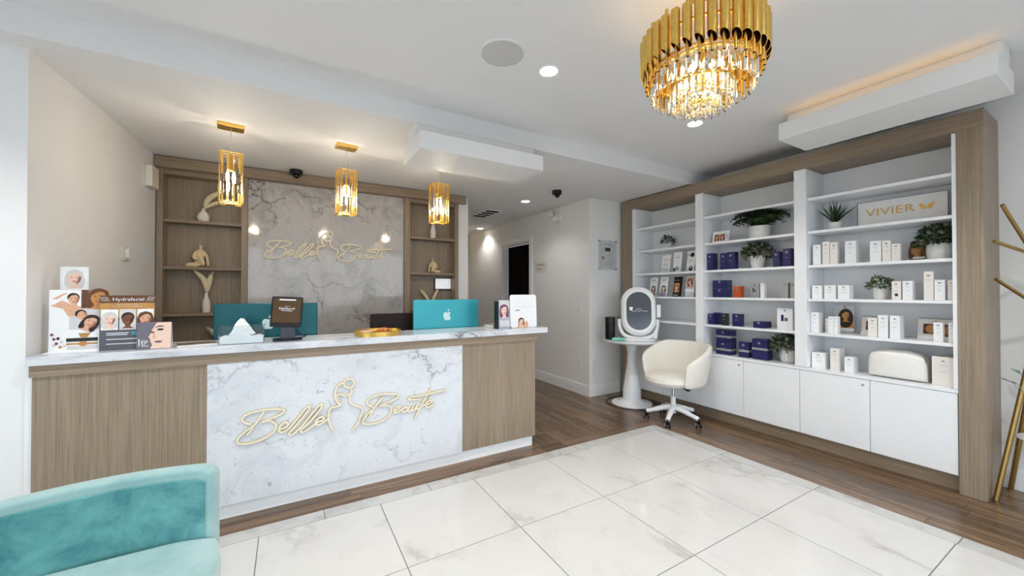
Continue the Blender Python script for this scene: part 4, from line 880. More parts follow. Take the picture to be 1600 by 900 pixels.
F.poly(a, spline([(-.105, .0), (-.08, .012), (-.05, .010), (-.035, .0), (-.05, .004), (-.08, .005), (-.105, .0)], 4), .0004, .001, 9)
for q, ww in ((.10, .10), (.075, .08), (.045, .11), (.03, .09)): F.poly(a, rect(-ww, ww, q, q + .002), .0003, .0007, 6)
a.build('print', PM, t)
for (x0, x1, y0, y1, z, hh, lab) in ((1.98, 2.12, 3.16, 3.34, ZT, .022, 'pale beige book, lower of two at the counter end'), (1.985, 2.11, 3.17, 3.33, ZT + .0225, .018, 'cream book, upper of two at the counter end'), (1.66, 1.85, 3.20, 3.38, ZT, .024, 'beige notebook behind the blue grey leaflet stand')):
    o = tag(MB().box(x0 + .003, x1 - .003, y0 + .003, y1 - .003, z + .002, z + hh - .002).box(x0, x0 + .004, y0, y1, z, z + hh).build('book', CARTON), lab, 'book')
    MB().box(x0, x1, y0, y1, z, z + .002).box(x0, x1, y0, y1, z + hh - .002, z + hh).build('cover', P('kraft_cover', (206, 186, 158), .6), o)
# ------------------------------------------------------------------ things in the rear wall unit
def plume(mb, pts, r, seed=0):
    rnd = random.Random(seed); q = spline(pts, 6); n = len(q)
    rad = [max(.0012, r * math.sin(math.pi * min(1, max(0, (i / n - .25) / .75))) ** .6 if i / n > .25 else .0015) for i in range(n)]
    mb.tube(q, rad, 8)
    for i in range(n // 4, n):
        for k in range(7):
            p = Vector(q[i]); d = Vector((rnd.uniform(-1, 1), rnd.uniform(-1, 1), rnd.uniform(-.6, .3))); up = (Vector(q[min(i + 1, n - 1)]) - Vector(q[max(0, i - 1)])).normalized()
            e = p + d.normalized() * rad[i] * 1.6 + up * r * 1.6; s_ = d.cross(up).normalized() * r * .22
            mb.add([p - s_, p + s_, e], [(0, 1, 2)])
def vase(xc, y, z, prof, plumes, label, cat='vase', mat=CERAM):
    t = thing('plume_vase', (xc, y, z), label, cat); MB().lathe(prof, (xc, y, z), 24).build('vase', mat, t, smooth=True)
    for i, (pts, r) in enumerate(plumes):
        a = MB(); plume(a, [(xc + p[0], y + p[1], z + p[2]) for p in pts], r, i + int(xc * 100)); a.build('plume', PLUME, t)
YS = 4.945
vase(-.745, YS, 2.156, [(.035, 0), (.046, .015), (.052, .045), (.044, .080), (.022, .105), (.013, .120), (.015, .135)], [([(0, 0, .10), (.01, 0, .16), (.05, 0, .25), (.16, 0, .34)], .026), ([(0, 0, .10), (.02, .01, .15), (.09, .01, .20), (.20, .01, .25)], .020)], 'round white vase with arching pampas plume on upper left shelf')
vase(-.718, YS, 1.236, [(.031, 0), (.034, .02), (.035, .08), (.028, .13), (.014, .165), (.012, .20)], [([(0, 0, .15), (0, 0, .22), (-.02, 0, .33), (-.09, 0, .42)], .024), ([(0, 0, .15), (.01, .01, .22), (.02, .01, .31), (.04, .01, .385)], .026)], 'white bottle vase with two plumes on lower left shelf')
vase(-.60, YS, .821, [(.04, 0), (.05, .03), (.045, .10), (.02, .14)], [([(0, 0, .10), (.0, 0, .15), (.02, 0, .26), (.07, 0, .36)], .030), ([(0, 0, .10), (-.02, .01, .15), (-.05, .01, .2), (-.09, .01, .24)], .026)], 'plumes in a low vase behind the counter, just above the magazine')
vase(1.665, YS, 2.156, [(.031, 0), (.034, .02), (.035, .09), (.025, .15), (.012, .19), (.012, .23)], [([(0, 0, .18), (0, 0, .25), (-.02, 0, .36), (-.06, 0, .45)], .026)], 'slim white bottle vase with one plume behind the third pendant lamp')
vase(1.635, YS, 1.236, [(.03, 0), (.05, .02), (.055, .06), (.045, .085)], [([(0, 0, .05), (-.03, 0, .10), (-.07, 0, .16), (-.13, 0, .23)], .020), ([(0, 0, .05), (.03, 0, .10), (.06, .01, .16), (.10, .01, .24)], .020)], 'low sand bowl with two spread plumes beside the wall tablet', 'vase', SAND)
def figure(xc, y, z, s, label, flip):
    """stylised seated figurine as one cast piece"""
    a = MB(); f = -1 if flip else 1
    def T(pts, r): a.tube(spline([(xc + f * p[0] * s, y + p[1] * s, z + p[2] * s) for p in pts], 4), [q * s for q in r] if isinstance(r, list) else r * s, 10)
    T([(0, 0, .03), (0, 0, .32), (.02, 0, .62), (.03, 0, .82)], [.17] * 4 + [.16] * 4 + [.13] * 4 + [.06])
    a.ell((xc + f * .03 * s, y, z + .94 * s), (.075 * s, .085 * s, .095 * s), 12, 8)
    T([(-.08, -.06, .12), (-.30, -.1, .10), (-.42, -.12, .07), (-.30, -.16, .06), (-.05, -.18, .06)], [.10] * 16 + [.06])
    T([(.06, -.10, .10), (.02, -.2, .42), (.10, -.2, .30), (.16, -.22, .05)], [.09] * 12 + [.06])
    T([(.14, 0, .72), (.26, -.02, .50), (.30, -.02, .25), (.32, -.04, .04)], [.06] * 12 + [.04]); T([(-.12, 0, .72), (-.22, -.06, .52), (-.16, -.16, .36), (-.02, -.2, .36)], [.06] * 12 + [.04])
    o = a.build('figurine', SAND, smooth=True); o.modifiers.new('remesh', 'REMESH').voxel_size = .028 * s; o.modifiers['remesh'].use_smooth_shade = True
    return tag(o, label, 'figurine')
figure(-.772, YS, 1.700, .215, 'larger sand coloured seated figurine on the left shelf', False)
figure(1.672, YS, 1.700, .185, 'smaller sand coloured kneeling figurine on the right shelf', True)
t = thing('wall_tablet', (1.825, 5.027, 1.45), 'small white touch tablet with dark rim mounted in the right shelf bay', 'tablet')
MB().slab((1.825, 5.027, 1.548), (1, 0, 0), (0, 0, 1), (0, -1, 0), rrect(.245, .175, .012), 0, .016).build('case', DARK, t, bevel=.002)
MB().slab((1.832, 5.027, 1.555), (1, 0, 0), (0, 0, 1), (0, -1, 0), rect(-.108, .108, -.068, .070), .0162, .017).build('screen', P('lit_white_screen', (240, 242, 246), .3, emit=.35), t)
# ------------------------------------------------------------------ ceiling fixtures
def pendant(xc, yc, label):
    t = thing('pendant_lamp', (xc, yc, ZR), label, 'pendant lamp', 'crystal pendant lamps over the counter')
    R0 = Matrix.Translation((xc, yc, 0)) @ Matrix.Rotation(math.radians(8), 4, 'Z')
    a = MB(); a.M = R0; a.box(-.085, .085, -.055, .055, ZR - .028, ZR - .0005).build('canopy', GOLD, t, bevel=.003)
    a = MB(); a.M = R0; a.tube([(0, 0, ZR - .028), (0, 0, 2.52)], .0022, 6).build('cord', P('clear_cord', (205, 200, 190), .4), t)
    z0, z1, hw = 2.135, 2.515, .072
    a = MB(); a.M = R0
    for z in (z0, z1):
        for s_ in (-1, 1):
            a.tube([(-hw, s_ * hw, z), (hw, s_ * hw, z)], .0042, 6).tube([(s_ * hw, -hw, z), (s_ * hw, hw, z)], .0042, 6)
    for sx in (-1, 1):
        for sy in (-1, 1): a.tube([(sx * hw, sy * hw, z0), (sx * hw, sy * hw, z1)], .0042, 6)
    a.tube([(-hw, 0, z1), (hw, 0, z1)], .004, 6).tube([(0, 0, z1), (0, 0, z1 - .12)], .009, 8).tube([(-.02, 0, z1 - .12), (.02, 0, z1 - .12)], .01, 8)
    a.tube([(-hw, 0, z0), (hw, 0, z0)], .004, 6); a.box(-.03, .03, -.03, .03, z0 - .012, z0 - .004); a.build('frame', GOLD, t)
    rnd = random.Random(4)
    for side in range(4):
        for k in range(4):
            u = -hw + .018 + k * .036; zb = z0 + .012 + rnd.choice((0, .05, .09, .13)); L = rnd.choice((.16, .20, .23)); ht = min(z1 - .01, zb + L)
            for zz0, zz1, mt in ((zb, ht, CRYST if k % 3 == 1 else CRYSC), (z0 + .003, zb - .004, None), (ht + .004, z1 - .003, None)):
                if zz1 - zz0 < .012: continue
                a = MB(); a.M = R0 @ Matrix.Rotation(side * math.pi / 2, 4, 'Z')
                if mt is not None: a.box(u - .0095, u + .0095, -hw - .005, -hw + .003, zz0, zz1).build('crystal_bar', mt, t, bevel=.002, seg=1)
                elif zz1 - zz0 > .03: a.box(u - .006, u + .006, -hw - .003, -hw + .001, zz0, zz1).build('gold_bar', GOLD, t)
    for s_ in (-1, 1):
        a = MB(); a.M = R0; a.ell((s_ * .020, 0, z1 - .175), (.013, .013, .045), 12, 8); a.build('bulb', BULB, t, smooth=True)
    return t
pd = pendant(-.389, 3.68, 'gold crystal pendant lamp nearest the left shelf bay')
p2 = copy_tree(pd, (.442, 3.68, ZR), 'gold crystal pendant lamp before the middle of the marble wall')
p3 = copy_tree(pd, (1.30, 3.68, ZR), 'gold crystal pendant lamp below the hanging cove box, right shelf bay')
for p in (pd, p2, p3): add_light('pendant_glow', 'POINT', (p.location.x, p.location.y, 2.27), PEND_W, (1.0, .89, .73), shadow_soft_size=.05)
# chandelier
CX, CY = 1.695, 1.115
ch = thing('chandelier', (CX, CY, ZM), 'round gold tube chandelier with three tiers of crystals', 'chandelier')
MB().lathe([(.0001, -.03), (.055, -.03), (.065, -.005), (.065, -.0005), (.0001, -.0005)], (CX, CY, ZM), 28).build('canopy', GOLD, ch, smooth=True)
a = MB()
for i in range(5):
    z = ZM - .03 - i * .034
    a.tube([(CX + (.010 if i % 2 else 0) * math.cos(q) + (0 if i % 2 else .0) , CY + (0 if i % 2 else .010) * math.cos(q), z - .02 + .02 * math.sin(q)) for q in [j * math.pi / 6 for j in range(12)]], .003, 6, close=True)
a.tube([(CX, CY, 2.72), (CX, CY, 2.40)], .012, 10); a.build('chain', GOLD, ch)
def ring(R_, z, r): return [(CX + R_ * math.cos(2 * math.pi * i / 48), CY + R_ * math.sin(2 * math.pi * i / 48), z) for i in range(48)]
a = MB(); RO = .258
for R_, z, r in ((RO - .022, 2.615, .006), (RO - .022, 2.50, .006), (.222, 2.49, .005), (.135, 2.425, .006), (.075, 2.375, .005)): a.tube(ring(R_, z, r), r, 6, close=True)
for k in range(6):
    q = k * math.pi / 3; a.tube([(CX, CY, 2.60), (CX + (RO - .022) * math.cos(q), CY + (RO - .022) * math.sin(q), 2.615)], .004, 6); a.tube([(CX, CY, 2.44), (CX + .14 * math.cos(q), CY + .14 * math.sin(q), 2.425)], .004, 6); a.tube([(CX + .08 * math.cos(q), CY + .08 * math.sin(q), 2.375), (CX + .06 * math.cos(q), CY + .06 * math.sin(q), 2.44)], .003, 6)
a.build('frame', GOLD, ch)
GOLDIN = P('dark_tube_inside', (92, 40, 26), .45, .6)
N = 34
for i in range(N):
    q = 2 * math.pi * i / N; c, s_ = math.cos(q), math.sin(q); x, y = CX + RO * c, CY + RO * s_; r = .0205; n = 14
    zt = 2.665; vs = []
    for rr in (r, r - .002):
        for j in range(n):
            b = 2 * math.pi * j / n; lx = rr * math.cos(b); vs.append((x + rr * math.cos(q + b), y + rr * math.sin(q + b), 2.505 + .45 * lx - .85 * rr * math.sin(b)))
        for j in range(n):
            b = 2 * math.pi * j / n; vs.append((x + rr * math.cos(q + b), y + rr * math.sin(q + b), zt))
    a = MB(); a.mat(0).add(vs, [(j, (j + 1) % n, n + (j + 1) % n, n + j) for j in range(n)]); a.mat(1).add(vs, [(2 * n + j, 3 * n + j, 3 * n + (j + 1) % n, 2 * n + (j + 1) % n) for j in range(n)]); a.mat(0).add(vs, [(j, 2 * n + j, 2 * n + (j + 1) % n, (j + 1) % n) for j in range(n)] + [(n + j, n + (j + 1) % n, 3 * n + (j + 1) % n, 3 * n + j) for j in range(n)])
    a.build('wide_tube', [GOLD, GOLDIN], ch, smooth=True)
    x, y = CX + (RO - .008) * c, CY + (RO - .008) * s_
    a = MB(); a.mat(0).tube([(x, y, 2.448), (x, y, 2.70 if i % 2 else 2.682)], .0075, 10); a.mat(1).tube([(x, y, 2.4472), (x, y, 2.4482)], .0062, 10); a.build('thin_tube', [GOLD, GOLDIN], ch, smooth=True)
def crystal(x, y, zt, L, w, q, mt):
    a = MB(); prof = [(w * .35, 0), (w * .5, -L * .06), (w * .5, -L * .72), (w * .42, -L * .88), (w * .12, -L)]
    vs = []; n = 6
    for r, z in prof:
        for j in range(n):
            b = 2 * math.pi * j / n; u, v = r * math.cos(b), r * math.sin(b) * .55
            vs.append((x - u * math.sin(q) + v * math.cos(q), y + u * math.cos(q) + v * math.sin(q), zt + z))
    k = len(prof); a.add(vs, [(i * n + j, (i + 1) * n + j, (i + 1) * n + (j + 1) % n, i * n + (j + 1) % n) for i in range(k - 1) for j in range(n)] + [tuple(range(n)), tuple((k - 1) * n + j for j in range(n - 1, -1, -1))])
    a.build('crystal', mt, ch)
for R_, zt, L, w, n, mt in ((.222, 2.487, .110, .038, 32, CRYST), (.135, 2.422, .105, .030, 24, CRYSC), (.075, 2.372, .085, .028, 13, CRYSC)):
    for i in range(n): q = 2 * math.pi * i / n; crystal(CX + R_ * math.cos(q), CY + R_ * math.sin(q), zt, L, w, q, mt)
for k in range(6):
    q = k * math.pi / 3 + .3; MB().ell((CX + .10 * math.cos(q), CY + .10 * math.sin(q), 2.50), (.014, .014, .035), 10, 7).build('bulb', BULB, ch, smooth=True)
add_light('chandelier_glow', 'POINT', (CX, CY, 2.46), CHAND_W, (1.0, .82, .56), shadow_soft_size=.10)
# recessed spots
def downlight(x, y, zc, label, visible=True, r=.058, w=1.0):
    t = thing('recessed_spot', (x, y, zc), label, 'ceiling light', 'recessed ceiling spots')
    MB().lathe([(r, -.0005), (r * 1.33, -.0005), (r * 1.28, -.006), (r * 1.02, -.004)], (x, y, zc), 32, caps=0).build('trim_ring', WHT, t, smooth=True)
    MB().lathe([(.0001, -.0025), (r, -.0025), (r, -.001), (.0001, -.001)], (x, y, zc), 28).build('lens', LEDW, t)
    l = add_light('spot_beam', 'SPOT', (x, y, zc - .02), DOWN_W * w, (1.0, .975, .945), spot_size=math.radians(125), spot_blend=.6, shadow_soft_size=.05)
for x, y, zc, lab, w in ((1.467, 2.037, ZM, 'round recessed ceiling spot beside the ceiling speaker', 1), (3.011, 2.044, ZM, 'round recessed ceiling spot just below the chandelier', 1),
    (2.938, 4.653, ZR, 'round recessed spot in the lower ceiling near the vent grille', .3), (3.40, 7.13, ZR, 'small recessed spot at the far end of the hallway', .4),
    (-.08, 2.04, ZM, 'added unseen ceiling spot above the teal armchair', 1), (-1.6, 2.04, ZM, 'added unseen ceiling spot by the left wall', 1), (-.08, .2, ZM, 'added unseen ceiling spot above the visitor', 1), (1.467, .2, ZM, 'added unseen ceiling spot nearer the window, middle', 1), (3.011, .2, ZM, 'added unseen ceiling spot nearer the window, right', 1)):  # out-of-view spots added to light the room, continuing the visible row
    downlight(x, y, zc, lab, w=w)
t = thing('ceiling_speaker', (1.114, 2.024, ZM), 'large round flush speaker grille in the main ceiling', 'speaker')
MB().lathe([(.0001, -.006), (.128, -.006), (.128, -.0005), (.0001, -.0005)], (1.114, 2.024, ZM), 40).build('grille', P('speaker_mesh', (206, 205, 203), .7, var=.08, scale=500), t)
MB().lathe([(.129, -.0005), (.129, -.008), (.138, -.008), (.141, -.0005)], (1.114, 2.024, ZM), 40, caps=0).build('rim', WHT, t, smooth=True)
for x, y, lab in ((.071, 4.692, 'black dome camera above the marble wall'), (2.977, 3.961, 'black dome camera on the lower ceiling near the hallway')):
    t = thing('dome_camera', (x, y, ZR), lab, 'camera')
    MB().lathe([(.0001, -.05), (.060, -.05), (.062, -.02), (.062, -.0005), (.0001, -.0005)], (x, y, ZR), 28).build('housing', BLK, t, smooth=True)
    MB().ell((x, y - .01, ZR - .062), (.032, .032, .032), 16, 9).build('eyeball', P('gloss_black', (10, 10, 12), .1), t, smooth=True)
t = thing('ceiling_vent', (2.84, 5.73, ZR), 'rectangular ceiling air vent with dark louvre slots', 'vent')
MB().box(2.70, 2.72, 5.41, 6.06, ZR - .008, ZR - .0005).box(2.96, 2.98, 5.41, 6.06, ZR - .008, ZR - .0005).box(2.72, 2.96, 5.41, 5.44, ZR - .008, ZR - .0005).box(2.72, 2.96, 6.03, 6.06, ZR - .008, ZR - .0005).build('frame', WHT, t)
MB().box(2.72, 2.96, 5.44, 6.03, ZR - .002, ZR - .0006).build('backing', P('vent_shadow', (26, 22, 20), .95, spec=0.0), t)
for k in range(3): MB().box(2.72, 2.96, 5.575 + k * .148, 5.592 + k * .148, ZR - .010, ZR - .0025).build('slat', WHT, t)
# ------------------------------------------------------------------ wall fixtures
t = thing('emergency_light', (3.585, 4.75, 2.60), 'white twin head emergency light high on the hallway wall', 'emergency light')
MB().box(3.555, 3.592, 4.66, 4.82, 2.52, 2.62).build('body', WHT, t, bevel=.006)
for y, z in ((4.83, 2.64), (4.70, 2.55)):
    a = MB(); a.M = Matrix.Translation((3.52, y, z)) @ Matrix.Rotation(-1.2, 4, 'Y'); a.lathe([(.02, -.03), (.045, .0), (.052, .035), (.047, .038), (.0001, .03)], (0, 0, 0), 20); o = a.build('lamp_head', WHT, t, smooth=True)
    MB().tube([(3.556, min(4.80, y), 2.60), (3.535, y, z)], .008, 8).build('bracket', WHT, t)
def plate(name, O, U, w, h, label, cat, kind):
    t = thing(name, O, label, cat); F = Face(O, U, (0, 0, 1)); a = MB(); F.poly(a, rrect(w, h, .006), .0005, .006, 0); a.build('plate', WHT, t, bevel=.001)
    if kind == 'rocker': a = MB(); F.poly(a, rect(-.017, .017, -.034, .034), .006, .010, 0); a.build('rocker', WHT, t, bevel=.001)
    else:
        for z in (-.022, .022): a = MB(); F.poly(a, rrect(.034, .030, .008, 3, 0, z), .006, .0085, 0); F.poly(a, rect(-.009, -.006, z - .006, z + .006), .0085, .009, 1); F.poly(a, rect(.006, .009, z - .006, z + .006), .0085, .009, 1); a.build('socket', [WHT, INKD], t)
plate('light_switch', (3.593, 4.227, 1.19), (0, -1, 0), .075, .118, 'white rocker light switch on the hallway wall', 'switch', 'rocker')
plate('wall_outlet', (3.593, 4.242, .443), (0, -1, 0), .075, .118, 'white wall outlet low on the hallway wall', 'outlet', 'outlet')
t = thing('door_sign', (3.593, 5.23, 1.86), 'clear plate with gold Treatment Room lettering beside the hall door', 'sign')
F = Face((3.593, 5.40, 1.775), (0, -1, 0), (0, 0, 1)); a = MB(); F.poly(a, rect(0, .36, 0, .17), .006, .010, 0); a.build('plate', P('sign_acrylic', (236, 233, 228), .15, var=.01), t)
a = MB(); F.text(a, 'Treatment', .04, .30, .090, .145, .0112, 0); F.text(a, 'Room', .09, .24, .025, .078, .0112, 0); a.build('lettering', P('dark_gold', (150, 112, 48), .4, .5), t)
a = MB()
for x, y in ((.018, .085), (.342, .085)): a.tube([F.O + F.U * x + F.V * y + F.N * .0005, F.O + F.U * x + F.V * y + F.N * .015], .007, 10)
a.build('standoff', GOLD, t)
t = thing('framed_certificate', (3.91, 4.04, 1.78), 'licence certificate behind clear acrylic with steel standoffs', 'certificate')
F = Face((3.752, 4.043, 1.772), (1, 0, 0), (0, 0, 1)); a = MB(); F.poly(a, rect(0, .345, -.012, .405), .014, .018, 0); a.build('acrylic_sheet', ACRYL, t)
a = MB(); F.poly(a, rect(.045, .315, .03, .375), .006, .010, 0); F.poly(a, rect(.13, .23, .25, .30), .0103, .0108, 1); F.poly(a, oval(.022, .025, .09, .155), .0103, .0108, 2)
for q, x0, x1 in ((.35, .10, .26), (.335, .12, .24), (.20, .16, .27), (.13, .17, .28), (.09, .14, .27), (.06, .14, .29)): F.poly(a, rect(x0, x1, q, q + .003), .0103, .0106, 3)
a.build('paper', [CREAMC, INKD, OCH, INK], t)
for x, y in ((.012, .0), (.333, .0), (.012, .392), (.333, .392)): MB().tube([F.O + F.U * x + F.V * y + F.N * .0005, F.O + F.U * x + F.V * y + F.N * .024], .010, 12).build('standoff', CHROME, t)
t = thing('dial_control', (-1.14, 4.226, 1.75), 'white round dial control on a square plate, left wall', 'thermostat')
nx = Vector((.9992, -.0401, 0)).normalized()
F = Face((-1.1325, 4.226, 1.75), (.0574, .998, 0), (0, 0, 1)); a = MB(); F.poly(a, rrect(.115, .115, .012), .0, .008, 0); a.build('plate', P('ivory_plastic', (232, 226, 212), .4), t, bevel=.002)
a = MB(); F.poly(a, oval(.040, .045, .005, 0, 28), .008, .034, 0); a.build('dial', WHT, t, bevel=.004)
t = thing('door_chime', (-1.125, 4.70, 2.52), 'cream door chime box high on the left wall by the shelf', 'chime')
F = Face((-1.1005, 4.67, 2.49), (.0574, .998, 0), (0, 0, 1)); a = MB(); F.poly(a, rrect(.16, .19, .008), .0, .05, 0); a.build('cover', P('ivory_plastic', (232, 226, 212), .4), t, bevel=.004)
a = MB(); F.poly(a, rect(-.085, .085, -.10, .10), -.006, .0, 0); a.build('backplate', WHT, t)
# ------------------------------------------------------------------ round table and what stands on it
TX, TY, TH = 3.865, 3.535, .82
t = thing('pedestal_table', (TX, TY, 0), 'white round tulip table in front of the left bay', 'table')
MB().lathe([(.0001, -.028), (.33, -.026), (.362, -.008), (.365, 0), (.0001, 0)], (TX, TY, TH), 48).build('table_top', LAC, t, smooth=True)
MB().lathe([(.255, .001), (.25, .014), (.16, .026), (.115, .06), (.112, .18), (.085, .36), (.060, .52), (.056, .66), (.080, .765), (.12, .791)], (TX, TY, 0), 36).build('pedestal', LAC, t, smooth=True)
th = math.radians(-42); DX, DY = 3.905, 3.46
M0 = Matrix.Translation((DX, DY, TH + .375)) @ Matrix.Rotation(th, 4, 'Z') @ Matrix.Rotation(math.radians(-8), 4, 'X')
t = thing('skin_analyser', (DX, DY, TH), 'white oval skin scanner with dark grey screen on the round table', 'device')
AX = ((0, 0, 0), (1, 0, 0), (0, 0, 1), (0, -1, 0))
a = MB(); a.M = M0; a.slab(*AX, rrect(.425, .63, .20, 9), -.10, .05); a.build('shell', WHT, t, bevel=.035, seg=4)
a = MB(); a.M = M0; a.slab(*AX, rrect(.375, .57, .18, 9), .045, .062); a.build('bezel', WHT, t, bevel=.008)
a = MB(); a.M = M0; a.slab(*AX, rrect(.305, .485, .15, 9), .0615, .0645); sc = a.build('screen', SCREEN, t)
a = MB(); a.M = M0; Fr = Face((0, -.0645, 0), (1, 0, 0), (0, 0, 1))
Fr.poly(a, [(-.115, .05), (-.075, .05), (-.075, .015), (-.095, 0), (-.115, .015)], .0003, .0008, 0)
Fr.stroke(a, spline([(-.09, .0), (-.06, -.008), (-.03, .006), (.0, -.006), (.03, .004), (.06, -.004), (.11, .0)], 5), .004, .0003, .0008, 0); Fr.stroke(a, spline([(-.03, .022), (-.015, .03), (0, .02), (.015, .028), (.03, .02)], 4), .004, .0003, .0008, 0)
a.build('screen_mark', WINK, sc)
MZ = Matrix.Translation((DX, DY, TH)) @ Matrix.Rotation(th, 4, 'Z')
a = MB(); a.M = MZ; a.tube(spline([(-.235, .02, .27), (-.225, .0, .15), (-.16, -.02, .06), (0, -.03, .032), (.16, -.02, .06), (.225, 0, .15), (.235, .02, .27)], 6), .026, 12); a.build('cradle', WHT, t, smooth=True)
a = MB(); a.M = MZ; a.slab((0, 0, 0), (1, 0, 0), (0, 1, 0), (0, 0, 1), rrect(.42, .24, .10, 7), .0005, .028); a.build('base', WHT, t, bevel=.010)
a = MB(); a.M = MZ; a.box(.222, .272, -.02, .06, .30, .46); a.build('side_box', WHT, t, bevel=.008)
a = MB(); a.M = MZ; a.box(-.252, -.236, .0, .04, .16, .30); a.build('side_grip', BLK, t, bevel=.004)
a = MB(); a.M = MZ; a.tube([(.20, -.02, .03), (.235, -.01, .20)], [.028, .018], 12); a.build('side_post', WHT, t, smooth=True)
t = thing('black_canister', (3.62, 3.66, TH), 'matt black canister standing behind the mint bottle on round table', 'canister')
MB().lathe([(.062, .0005), (.064, .01), (.064, .290), (.060, .294), (.0001, .294)], (3.685, 3.74, TH), 28).build('body', BLK, t, smooth=True)
MB().lathe([(.0645, .235), (.0652, .237), (.0652, .241), (.0645, .243)], (3.685, 3.74, TH), 28, caps=0).build('lid_seam', DARK, t)
MT = P('mint_plastic', (130, 206, 186), .4)
t = thing('teal_bottle', (3.62, 3.56, TH), 'mint green bottle lying on the round table', 'bottle')
d_ = Vector((.86, -.5, 0)); p0 = Vector((3.565, 3.585, TH + .024))
MB().tube([p0, p0 + d_ * .012, p0 + d_ * .06, p0 + d_ * .10, p0 + d_ * .13], [.014, .022, .023, .020, .018], 12).build('body', MT, t, smooth=True)
MB().tube([p0 + d_ * .131, p0 + d_ * .165], .017, 12).build('cap', MT, t, smooth=True)
cb = MB().tube(spline([(3.99, 3.84, .008), (3.76, 3.83, .008), (3.60, 3.72, .008), (3.575, 3.50, .008), (3.66, 3.30, .008), (3.80, 3.225, .008), (3.95, 3.23, .008), (4.07, 3.30, .008), (4.13, 3.42, .008)], 8), .006, 8).build('power_cable', BLK, smooth=True)
tag(cb, 'black power cable curled on the floor round the table base', 'cable')
# ------------------------------------------------------------------ white swivel chair
HX, HY = 3.745, 2.825
t = thing('swivel_chair', (HX, HY, 0), 'cream boucle swivel chair with curved back on white five-star base', 'chair')
FA = math.radians(176); MC = Matrix.Translation((HX, HY, 0)) @ Matrix.Rotation(FA, 4, 'Z')
a = MB(); a.M = MC; a.lathe([(.0001, .415), (.16, .415), (.245, .43), (.272, .465), (.268, .505), (.225, .528), (.0001, .538)], (.02, 0, 0), 40, 1.08, 1.06); a.build('seat', BOUCLE, t, smooth=True)
vs = []; n = 40; m_ = 14
for i in range(n + 1):
    u = i / n; ang = math.radians(62 + 236 * u); k = math.sin(math.pi * u); top = .70 + .17 * min(1, k * 1.35) ** 1.2; bot = .425; hh = top - bot; en = min(1, min(u, 1 - u) * 14); en = .35 + .65 * math.sin(en * math.pi / 2)
    for j in range(m_):
        b = 2 * math.pi * j / m_; rr = math.copysign(abs(math.cos(b)) ** .7, math.cos(b)) * .036 * en; zz = math.copysign(abs(math.sin(b)) ** .45, math.sin(b)); z = (bot + top) / 2 + zz * hh / 2 * (.55 + .45 * en if zz > 0 else 1)
        R_ = .292 + .07 * ((z - bot) / .45) + rr; vs.append((R_ * math.cos(ang) * 1.04, R_ * math.sin(ang) * 1.02, z))
a = MB(); a.M = MC; a.add(vs, [(i * m_ + j, i * m_ + (j + 1) % m_, (i + 1) * m_ + (j + 1) % m_, (i + 1) * m_ + j) for i in range(n) for j in range(m_)] + [tuple(range(m_ - 1, -1, -1)), tuple(n * m_ + j for j in range(m_))]); o = a.build('backrest', BOUCLE, t, smooth=True)
s_ = o.modifiers.new('sub', 'SUBSURF'); s_.levels = 1; s_.render_levels = 1
MB().tube([(HX, HY, .27), (HX, HY, .415)], .014, 14).build('gas_lift', CHROME, t, smooth=True); MB().tube([(HX, HY, .09), (HX, HY, .275)], [.032, .026], 18).build('column', LAC, t, smooth=True)
a = MB(); a.M = MC; a.box(-.06, .06, -.06, .06, .395, .414); a.tube([(.0, .06, .40), (.0, .19, .385)], .006, 8).box(-.012, .012, .17, .215, .376, .392); a.build('tilt_lever', BLK, t)
for k in range(5):
    q = math.radians(62 + 72 * k); c, sn = math.cos(q), math.sin(q); L = .285
    pts = [(HX + c * r, HY + sn * r, z) for r, z in ((.0, .155), (.10, .140), (.20, .112), (L, .088))]
    MB().tube(spline(pts, 4), [.033] * 4 + [.029] * 4 + [.024] * 4 + [.020], 10).build('leg', LAC, t, smooth=True)
    ca = MB().tube([(HX + c * L, HY + sn * L, .088), (HX + c * L, HY + sn * L, .05)], .009, 8).box(HX + c * L - .013, HX + c * L + .013, HY + sn * L - .013, HY + sn * L + .013, .036, .062).build('caster', BLK, t)
    ax = Vector((-.68, .73, 0)); wc = Vector((HX + c * L, HY + sn * L, .030))
    for sg in (-1, 1):
        MB().tube([wc + ax * sg * .012, wc + ax * sg * .028], .0295, 18).build('wheel', BLK, ca); MB().tube([wc + ax * sg * .0281, wc + ax * sg * .0295], [.019, .017], 16).build('hub', WHT, ca)
# ------------------------------------------------------------------ teal armchair in the foreground
t = thing('velvet_armchair', (-.55, 1.70, 0), 'teal velvet armchair with wide curved back, cut by the left frame edge', 'armchair')
AXC, RA, YC = -.548, .83, 1.235
def arc_panel(r0, r1, a0, a1, z0, z1, rc, n=24):
    """curved upholstered slab between radii r0,r1 around (AXC,YC), angles measured from +y, rounded upper corners"""
    a = MB(); vs = []
    for i in range(n + 1):
        u = i / n; q = a0 + (a1 - a0) * u; edge = min(u, 1 - u) * abs(a1 - a0) * r0
        zt = z1 - (rc - math.sqrt(max(0, rc * rc - (rc - edge) ** 2)) if edge < rc else 0)
        for r, z in ((r0, z0), (r0, zt), (r1, zt), (r1, z0)): vs.append((AXC + r * math.sin(q), YC + r * math.cos(q), z))
    a.add(vs, [(i * 4 + j, i * 4 + (j + 1) % 4, (i + 1) * 4 + (j + 1) % 4, (i + 1) * 4 + j) for i in range(n) for j in range(4)] + [(3, 2, 1, 0), tuple(n * 4 + j for j in range(4))]); return a
arc_panel(.765, .83, -.66, .385, .30, .742, .025).build('backrest', VELP, t, bevel=.014, seg=3)
arc_panel(.758, .768, -.63, .356, .42, .705, .015).build('back_panel', VEL, t, bevel=.006)
a = MB(); n = 20
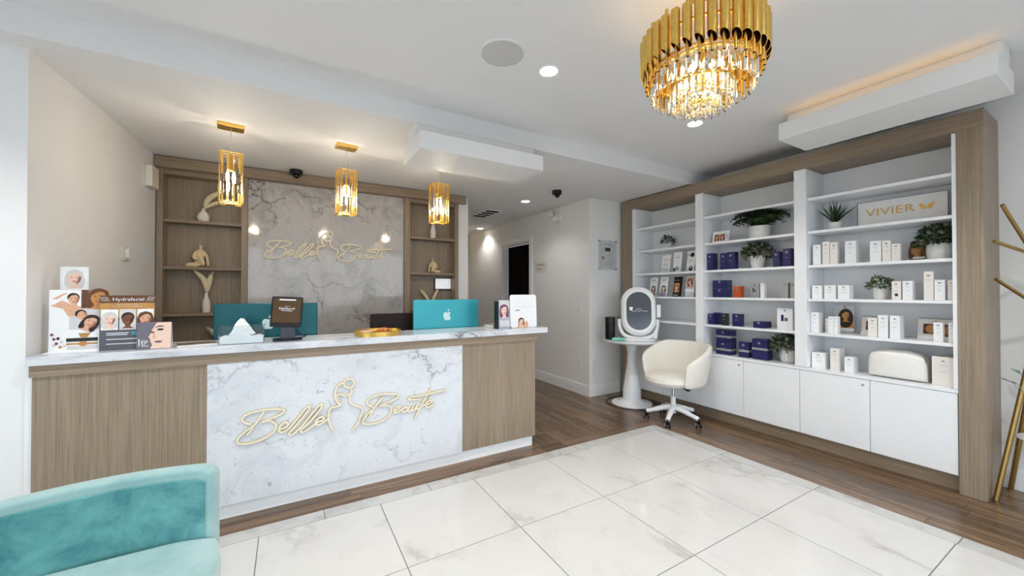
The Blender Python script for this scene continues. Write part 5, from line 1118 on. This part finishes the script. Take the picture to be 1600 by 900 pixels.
pts = [(AXC + .762 * math.sin(-.66 + 1.08 * i / n), YC + .762 * math.cos(-.66 + 1.08 * i / n)) for i in range(n + 1)]
pts = [(x, min(y, 1.975 - .0)) for x, y in pts] + [(-.212, 1.80), (-.218, 1.62), (-.26, 1.46), (-.40, 1.40), (-.86, 1.40), (-1.02, 1.46), (-1.06, 1.62), (-1.04, 1.78)]
a.prism(pts[::-1], .30, .474).build('seat', VELP, t, bevel=.022, seg=3)
for x, y in ((-.30, 1.50), (-.94, 1.50), (-.33, 1.92), (-.92, 1.80)): MB().tube([(x, y, .30), (x + (.02 if x > -.6 else -.02), y, 0.0)], [.016, .010], 12).build('leg', GOLD, t, smooth=True)
# ------------------------------------------------------------------ gold coat tree at the right wall
BR = P('antique_brass', (168, 138, 84), .3, 1.0, .06, 30)
t = thing('coat_tree', (4.47, .42, 0), 'gold branching coat tree leaning legs beside the display cabinet', 'coat stand')
MB().tube([(4.485, .412, .95), (4.485, .412, 2.10)], .014, 12).build('pole', BR, t, smooth=True)
for p in ((4.254, .622, .0), (4.575, .60, .0), (4.50, .14, .0)): MB().tube([p, (4.485, .412, 1.58)], .0145, 12).build('leg', BR, t, smooth=True)
for p, q in (((4.094, .558, 2.026), (4.485, .412, 1.52)), ((4.127, .599, 1.79), (4.485, .412, 1.664)), ((4.171, .599, 1.535), (4.485, .412, 1.297)), ((4.56, .20, 1.98), (4.485, .412, 1.60)), ((4.50, .08, 1.75), (4.485, .412, 1.62))): MB().tube([p, q], .011, 12).build('branch', BR, t, smooth=True)
MB().lathe([(.0001, -.011), (.155, -.011), (.16, -.005), (.155, 0), (.0001, 0)], (4.445, .40, .445), 36).build('shelf', LAC, t, smooth=True)
t = thing('bubble_vase', (4.40, .455, .446), 'grey bubble vase with green leaves on the coat tree shelf', 'vase')
MB().lathe([(.03, 0)] + [(.030 + .016 * math.sin(math.pi * ((k % 6) / 6)), .045 * (k // 6) + .045 * (k % 6) / 6) for k in range(1, 24)] + [(.022, .182)], (4.395, .46, .446), 24).build('vase', P('grey_ceramic', (186, 184, 184), .5), t, smooth=True)
a = MB(); rnd = random.Random(2)
for i in range(9):
    q = i * .8; e = Vector((4.395 + .10 * math.cos(q), .46 + .10 * math.sin(q), .446 + .36 + .06 * rnd.random())); a.tube([(4.395, .46, .62), tuple(e)], .002, 5); leafq(a, e, Vector((math.cos(q), math.sin(q), .5)), Vector((0, 0, 1)), .09, .035, lambda v: Vector((min(v.x, 4.61), v.y, v.z)))
a.build('leaves', P('sage_leaf', (120, 160, 134), .5, var=.2), t)
